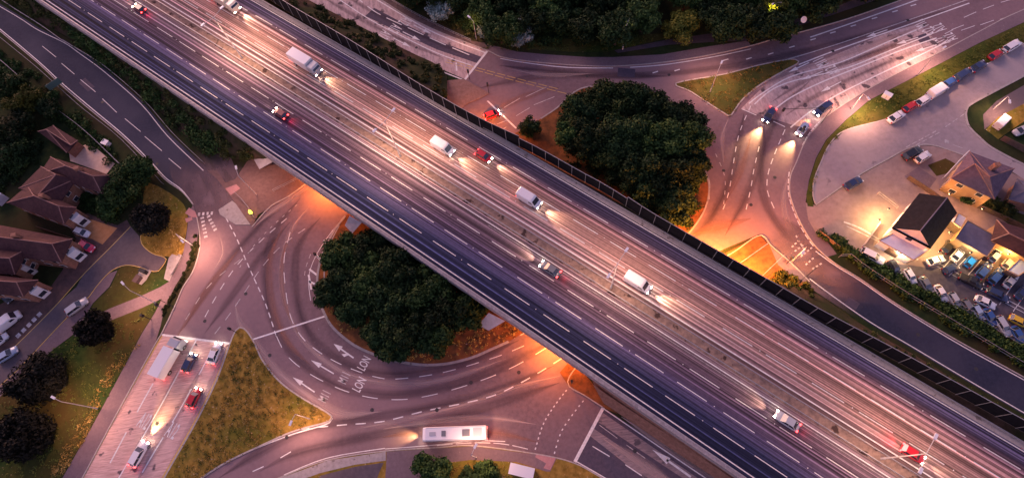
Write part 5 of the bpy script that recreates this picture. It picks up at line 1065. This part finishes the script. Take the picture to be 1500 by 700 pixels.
# ------------------------------------------------------------------ trees
LM = {'green': leafmat('leaves_green', (.01, .026, .009), (.026, .056, .014), (.06, .1, .024)), 'dark': leafmat('leaves_dark', (.006, .015, .006), (.014, .032, .01), (.036, .062, .016)),
      'black': leafmat('leaves_copper', (.004, .005, .004), (.008, .009, .007), (.018, .018, .012)), 'pale': leafmat('leaves_pale', (.12, .17, .15), (.26, .34, .3), (.46, .55, .5)),
      'olive': leafmat('leaves_olive', (.03, .045, .008), (.08, .09, .015), (.17, .16, .03)), 'shrub': leafmat('leaves_shrub', (.012, .025, .008), (.035, .045, .012), (.09, .08, .025))}
def leafcloud(cent, rad, n, size, seed, flat=.8, zmin=None):
    """leaf-sized quads scattered in lumpy shells round many clump centres"""
    r = np.random.default_rng(seed); K = len(cent); cent = np.array(cent, float); rad = np.array(rad, float)
    w_ = rad ** 2; k = r.choice(K, n, p=w_ / w_.sum()); d = r.normal(size=(n, 3)); d /= np.linalg.norm(d, axis=1)[:, None]
    rr = rad[k] * (0.55 + .75 * r.random(n) ** 1.3); p = cent[k] + d * rr[:, None] * np.array([1, 1, flat])
    if zmin is not None: p[:, 2] = np.maximum(p[:, 2], zmin + r.random(n) * .3)
    nn = d + r.normal(size=(n, 3)) * .55; nn /= np.linalg.norm(nn, axis=1)[:, None]
    a = np.cross(nn, r.normal(size=(n, 3))); a /= np.linalg.norm(a, axis=1)[:, None]; b = np.cross(nn, a)
    s = size * (.55 + .9 * r.random(n))[:, None]; a *= s; b *= s * .62
    V = np.empty((n, 4, 3)); V[:, 0] = p - a; V[:, 1] = p - b * .8 + a * .1; V[:, 2] = p + a; V[:, 3] = p + b
    return V.reshape(-1, 3)
def leafmesh(name, V, m):
    n = len(V) // 4; me = bpy.data.meshes.new(name); me.vertices.add(len(V)); me.vertices.foreach_set('co', V.astype(np.float32).ravel())
    me.loops.add(n * 4); me.loops.foreach_set('vertex_index', np.arange(n * 4, dtype=np.int32)); me.polygons.add(n); me.polygons.foreach_set('loop_start', np.arange(0, n * 4, 4, dtype=np.int32)); me.polygons.foreach_set('loop_total', np.full(n, 4, dtype=np.int32))
    me.materials.append(m); me.update(); me.validate(); return me
TREES = {}
def tree_meshes(kind, R_, H_, seed, n):
    k = (kind, R_, H_, seed, n)
    if k in TREES: return TREES[k]
    r = random.Random(seed); cs = []; rs = []; nb = 30
    cz = H_ - R_ * .85
    if kind == 'black': nb = 46
    for i in range(nb):
        a = r.uniform(0, 2 * math.pi); q = R_ * (.1 + (.76 if kind != 'black' else .74) * r.random() ** .55); t = r.uniform(-.5, .85) * (1 - (q / R_) ** 2) ** .5
        cs.append((q * math.cos(a), q * math.sin(a), cz + t * R_ * .85)); rs.append(R_ * (r.uniform(.14, .36) if kind != 'black' else r.uniform(.2, .32)))
    cs.append((0, 0, cz)); rs.append(R_ * (.66 if kind != 'black' else .82))
    cr = leafmesh('crown', leafcloud(cs, rs, int(n * 1.5), .3 if R_ > 3 else .22, seed), LM[kind])
    mb = MB(); mb.tube((0, 0, 0), (0, 0, H_ * .45), R_ * .075 + .08, R_ * .05 + .05, n=8)
    for c in cs[:9]: mb.tube((0, 0, H_ * .3), (c[0] * .8, c[1] * .8, c[2] * .95), R_ * .035 + .04, .03, n=5)
    TREES[k] = (cr, mb.me('trunk', BARK)); return TREES[k]
def tree(px, zc, R_, H_, kind, label, group=None, seed=1, n=6000, name=None, z=.1, rot=None, cat='tree'):
    """px is where the crown centre shows"""
    c = at(px[0], px[1], z + H_ - R_ * .85); o = empty(name or {'pale': 'flowering_bush'}.get(kind, 'tree'), (c.x, c.y, z), random.uniform(0, 6.28) if rot is None else rot); tag(o, label, cat, group)
    s = random.uniform(.94, 1.06); o.scale = (s, s, 1)
    a, b = tree_meshes(kind, R_, H_, seed, n); ob('crown', a, o); ob('trunk', b, o); return o

NG = 'trees of the clump on the upper half of the central island'
for i, (p, r_, h) in enumerate((((852, 166), 5.6, 9.5), ((897, 152), 5.6, 10), ((944, 160), 5.6, 9.5), ((990, 180), 5.2, 9), ((1006, 214), 5.2, 9), ((866, 205), 5.6, 10), ((918, 200), 5.6, 11), ((966, 212), 5.6, 10.5), ((932, 248), 5.6, 9.5), ((982, 258), 5.6, 9.5), ((900, 232), 4.4, 8), ((986, 298), 4.4, 7), ((952, 282), 4.4, 7), ((838, 192), 4.4, 7.5), ((1012, 240), 4.0, 7.5))):
    tree(p, 0, r_, h, ('dark', 'green', 'dark')[i % 3], 'dense dark green tree merged into the upper clump on the central island', NG, seed=3 + i % 3, n=9000)
tree((776, 188), 0, 2.7, 4, 'dark', 'lone dark bush between the noise barrier and the upper tree clump', seed=21, n=2500, name='bush', cat='bush')
SG = 'trees of the clump on the lower half of the central island'
for i, (p, r_, h) in enumerate((((500, 378), 4.6, 6.5), ((498, 425), 4.6, 6.5), ((540, 365), 4.6, 6.5), ((545, 412), 5.2, 8), ((590, 400), 5.2, 8), ((570, 450), 5.2, 8), ((622, 432), 5.2, 8), ((600, 482), 4.8, 7.5), ((650, 462), 4.8, 7), ((682, 455), 3.6, 5.5), ((560, 490), 3.6, 6), ((574, 500), 3.6, 6), ((640, 492), 3.6, 6), ((572, 366), 4.0, 5.5), ((520, 446), 3.8, 6))):
    tree(p, 0, r_, h, 'dark' if i % 3 else 'green', 'dense dark green tree merged into the lower clump on the central island', SG, seed=3 + i % 3, n=8500)
random.seed(99)
tree((221, 322), 0, 3.9, 6.5, 'black', 'blackish round tree on the brown verge above the cul-de-sac', seed=11, n=7000)
tree((139, 481), 0, 3.7, 6, 'black', 'blackish round tree beside the silver car on the narrow street', seed=12, n=7000)
tree((58, 554), 0, 5.4, 7.5, 'black', 'largest blackish round tree at the edge of the narrow street', seed=13, n=11000)
tree((38, 636), 0, 5.0, 7, 'black', 'blackish round tree lowest at the left', seed=14, n=10000)
for p, r_, h, k, l in (((186, 272), 5.0, 7, 'green', 'leafy green tree right of the patio house'), ((205, 250), 3.4, 6, 'green', 'smaller green tree close to the left slip road'), ((160, 300), 3.2, 4.5, 'green', 'green garden tree in front of the patio house'),
                       ((38, 150), 4.2, 7, 'olive', 'yellowish olive tree at the upper left garden'), ((12, 128), 4.5, 7, 'green', 'dark green tree at the far left above the olive tree'), ((20, 190), 5.0, 7, 'dark', 'dark tree below the olive tree at the left edge'), ((74, 160), 3.0, 5, 'dark', 'dark tree between olive tree and rail fence'),
                       ((18, 232), 5.0, 5.5, 'dark', 'dark tree left of the patio house'), ((337, 209), 2.6, 4, 'olive', 'yellow green bush at the foot of the flyover bank'), ((632, 690), 3.6, 5, 'green', 'round green tree at the bottom edge beside the orange grass'),
                       ((712, 692), 2.4, 3.5, 'green', 'small green tree right of the bottom street lamp'), ((690, 702), 2.2, 3.5, 'dark', 'dark small tree cut by the bottom edge')):
    tree(p, 0, r_, h, k, l, seed=30 + len(l) % 4, n=4500)
for p, r_, l in (((716, 43), 2.5, 'pale silvery bush left of the larger one by the stop line'), ((760, 48), 3.2, 'large pale silvery bush near the upper stop line'), ((646, 14), 3.4, 'pale silvery bush beside the upper approach at the top')):
    tree(p, 0, r_, r_ * 1.5, 'pale', l, seed=41, n=2600, cat='bush')
tree((997, 40), 0, 4.4, 6.5, 'olive', 'round brownish green tree standing free at the wood edge', seed=44, n=5000)
# wood along the top of the frame
r2 = random.Random(5); WG = 'trees of the wood along the top'
placed = []
for i in range(900):
    if len(placed) >= 95: break
    x = r2.uniform(560, 1290); y = r2.uniform(-110, 62)
    lim = 22 + (x - 560) * .2 if x < 700 else (46 if x < 1130 else 46 - (x - 1130) * .42)
    if y > lim or (955 < x < 1040 and y > 12) or (x < 690 and y > 2): continue
    if any((x - a) ** 2 + ((y - b) * 1.2) ** 2 < 27 ** 2 for a, b in placed): continue
    placed.append((x, y))
placed.sort()
for i, (x, y) in enumerate(placed):
    tree((x, y), 0, 4.4, r2.choice((7, 8, 9)), 'olive' if 1105 < x < 1150 and y < 25 else r2.choice(('dark', 'green', 'dark')), 'olive lit tree at the edge of the wood at the top right' if 1105 < x < 1150 and y < 25 else 'dark crowned tree in the wood along the top of the view', WG, seed=51 + i % 3, n=4200)
for p, k in (((-30, 330), 'dark'), ((1420, 290), 'green'), ((1474, 308), 'shrub'), ((1452, 296), 'shrub')):
    tree(p, 0, 1.8, 2.6, k, {(-30): 'dark tree outside the left edge', 1420: 'dark shrub in the gap behind the black roofed house', 1474: 'shrub at the rear lawn on the right', 1452: 'shrub beside the purple roofed house'}[p[0]], seed=61, n=900, name='bush', cat='bush')
# undergrowth on the banks: nobody could count it
def undergrowth(name, pts, n, size, m, rad, label, seed=1):
    r = random.Random(seed); cs = [tuple(p) for p in pts]; V = leafcloud(cs, [r.uniform(*rad) for _ in cs], n, size, seed, .7)
    o = ob(name, leafmesh(name, V, m)); tag(o, label, 'shrubs', kind='stuff')
def bank_pts(PA, PB, n, seed, lo=.1, hi=.95, u0=0, u1=1):
    r = random.Random(seed); o = []
    for _ in range(n):
        i = int(r.uniform(u0, u1) * (len(PA) - 1)); t = r.uniform(lo, hi); p = PA[i].lerp(PB[i], t); o.append((p.x, p.y, p.z + .3))
    return o
undergrowth('undergrowth', bank_pts(*bankA, 150, 1, .15, .95), 22000, .24, LM['shrub'], (.5, 1.3), 'dark scrub on the bank between flyover and left slip road', 2)
undergrowth('undergrowth', bank_pts(*bankA, 70, 11, .35, .98, .45, .93), 12000, .28, LM['green'], (.8, 1.9), 'green bushes low on the bank near the west span', 3)
undergrowth('undergrowth', bank_pts(*bankB, 120, 2, .2, .9), 17000, .24, LM['shrub'], (.4, 1.1), 'scrub between noise barrier and upper approach road', 4)
undergrowth('undergrowth', bank_pts(*bankC, 90, 3, .1, .9), 9000, .2, LM['shrub'], (.3, .6), 'scrub between noise barrier and right slip road', 5)
def poly_pts(poly, n, z, seed):
    r = random.Random(seed); W = [at(p[0], p[1], z) for p in poly]; X = [p.x for p in W]; Y = [p.y for p in W]; o = []
    while len(o) < n:
        x, y = r.uniform(min(X), max(X)), r.uniform(min(Y), max(Y)); c = False
        for a, b in zip(W, W[1:] + W[:1]):
            if (a.y > y) != (b.y > y) and x < (b.x - a.x) * (y - a.y) / (b.y - a.y) + a.x: c = not c
        if c: o.append((x, y, z))
    return o
HED = [(1202, 340), (1235, 352), (1262, 376), (1300, 392), (1340, 416), (1390, 444), (1440, 474), (1500, 508), (1560, 545), (1560, 568), (1500, 532), (1440, 500), (1390, 470), (1330, 434), (1280, 404), (1240, 372), (1222, 362)]
undergrowth('hedge', poly_pts(HED, 170, .6, 4), 26000, .24, LM['green'], (.5, 1.2), 'rough green hedge between the right slip road and the parked cars', 6)
undergrowth('undergrowth', poly_pts([(1165, 402), (1195, 425), (1185, 440), (1150, 425), (1130, 412), (1140, 400)], 22, .7, 5), 3500, .22, LM['olive'], (.5, 1.0), 'green bush on the orange lit corner by the east span', 7)
undergrowth('undergrowth', poly_pts([(-60, 60), (0, 75), (60, 115), (120, 175), (175, 225), (160, 240), (60, 150), (-60, 110)], 120, .4, 6), 16000, .26, LM['green'], (.6, 1.5), 'dark green scrub along the fence left of the slip road', 8)
undergrowth('undergrowth', poly_pts([(280, 362), (287, 342), (290, 360), (284, 380), (262, 420), (243, 455), (236, 470), (240, 452), (266, 408)], 60, .25, 7), 5000, .16, LM['shrub'], (.2, .45), 'low planting strip between the left footway and the roundabout', 9)
undergrowth('undergrowth', poly_pts([(640, 24), (690, 50), (780, 66), (860, 64), (960, 46), (960, 20), (860, 30), (700, 20)], 120, .5, 8), 14000, .28, LM['green'], (.8, 1.6), 'bright green scrub at the edge of the wood', 10)
undergrowth('undergrowth', poly_pts([(570, -8), (650, 34), (700, 56), (690, 40), (640, 10), (600, -30)], 50, .4, 9), 6000, .26, LM['shrub'], (.6, 1.3), 'brown scrub behind the rail of the upper approach', 12)
undergrowth('undergrowth', poly_pts([(-60, 180), (0, 190), (60, 215), (60, 232), (20, 270), (-60, 290)], 90, .5, 10), 14000, .28, LM['dark'], (.8, 1.8), 'dark garden growth left of the patio house', 13)
undergrowth('undergrowth', poly_pts([(110, 268), (150, 286), (175, 300), (172, 325), (140, 316), (118, 300)], 40, .4, 14), 6000, .24, LM['green'], (.6, 1.2), 'garden shrubs in front of the patio house', 15)
undergrowth('undergrowth', poly_pts([(820, 240), (880, 262), (1010, 335), (1028, 300), (1020, 262), (960, 270), (860, 236)], 70, .4, 16), 8000, .26, LM['dark'], (.6, 1.2), 'dark undergrowth beneath the upper tree clump', 17)
undergrowth('undergrowth', poly_pts([(520, 335), (600, 375), (700, 450), (690, 470), (640, 460), (560, 380)], 70, .4, 18), 9000, .26, LM['dark'], (.6, 1.3), 'dark undergrowth between lower tree clump and flyover', 19)

# weeds and dry tufts on the verges
LM['dry'] = leafmat('dry_tufts', (.17, .11, .025), (.3, .2, .05), (.5, .36, .14)); LM['weed'] = leafmat('weeds', (.05, .065, .012), (.09, .11, .022), (.17, .17, .05))
def tufts(poly, n, kind, label, seed, sz=.16, rad=(.15, .6)):
    P = poly_pts(poly, n, .16, seed); r = random.Random(seed); V = leafcloud(P, [r.uniform(*rad) for _ in P], n * 11, sz * .8, seed, .1, .13); o = ob('grass_tufts', leafmesh('grass_tufts', V, LM[kind])); tag(o, label, 'grass', kind='stuff')
SWIP = [(352, 482), (372, 503), (408, 560), (440, 583), (482, 610), (430, 629), (360, 660), (294, 698), (250, 715), (266, 660), (292, 614), (320, 557), (340, 504)]
tufts(SWIP, 420, 'dry', 'dry tufts over the large grass island', 71); tufts(SWIP, 240, 'weed', 'green weeds on the large grass island', 72)
tufts(nsp, 130, 'dry', 'dry tufts on the triangular grass island', 73); tufts(nsp, 130, 'weed', 'weeds on the triangular grass island', 74)
VW = [(110, 488), (170, 470), (235, 438), (227, 456), (207, 488), (167, 563), (136, 620), (90, 700), (-20, 700), (8, 565), (82, 508)]
tufts(VW, 420, 'weed', 'weeds on the verge with the round trees', 75); tufts([(215, 500), (190, 520), (165, 563), (136, 620), (100, 690), (70, 700), (120, 610), (170, 520)], 200, 'dry', 'dry strip of tufts along the left footway', 76)
ISW = [(470, 440), (500, 485), (550, 516), (620, 530), (690, 520), (780, 478), (730, 470), (640, 480), (560, 470), (500, 440)]
tufts(ISW, 260, 'dry', 'dry tufts on the bare edge of the central island', 77, .18, (.15, .5))
tufts([(1186, 290), (1192, 250), (1215, 205), (1274, 150), (1356, 108), (1500, 36), (1500, 60), (1345, 149), (1238, 188), (1205, 230)], 420, 'weed', 'rough grass of the verge beside the parked row', 78)
tufts([(700, 72), (900, 76), (960, 58), (940, 50), (860, 60), (760, 60)], 150, 'weed', 'rough grass at the wood edge', 79)
tufts([(630, 690), (690, 676), (757, 680), (800, 694), (790, 720), (640, 720)], 120, 'dry', 'dry orange tufts at the bottom', 80)
tufts([(218, 270), (262, 294), (272, 330), (266, 370), (222, 368), (208, 340)], 120, 'dry', 'dry tufts around the upper black tree', 81)

DRK = mat('iron_cover', (.03, .028, .03), (.06, .055, .06), 4, .6)
def disc(px, r_, z, name='drain_cover'):
    c = at(px[0], px[1], z); mb = MB(); n = 14; mb.add([c + Vector((r_ * math.cos(2 * math.pi * k / n), r_ * math.sin(2 * math.pi * k / n), 0)) for k in range(n)], [tuple(range(n))]); struct(ob(name, mb.me(name, DRK)))
rr_ = random.Random(12)
for p in ((395, 520), (360, 430), (300, 470), (545, 600), (690, 560), (760, 545), (640, 600), (1100, 300), (1060, 250), (1135, 260), (980, 110), (860, 112), (1220, 75), (1330, 30), (150, 150), (230, 240), (1345, 490), (1430, 540), (610, 70), (420, 640), (1290, 210), (1380, 160), (1330, 200), (230, 620), (930, 660)): disc(p, .38, .0275)
for q in ([(920, 470 - 180), (0, 0)],):
    pass
for a, b, w_ in (((905, 106), (930, 108), 2.6), ((1345, 60), (1360, 54), 2.4), ((120, 118), (134, 131), 2.0), ((1240, 440), (1256, 450), 2.0), ((1250, 215), (1282, 200), 3.0), ((1330, 165), (1350, 156), 2.5)):
    struct(ribbon_mesh('road_patch', resample([at(a[0], a[1]), at(b[0], b[1])], 8), w_, .0215, DARKP))
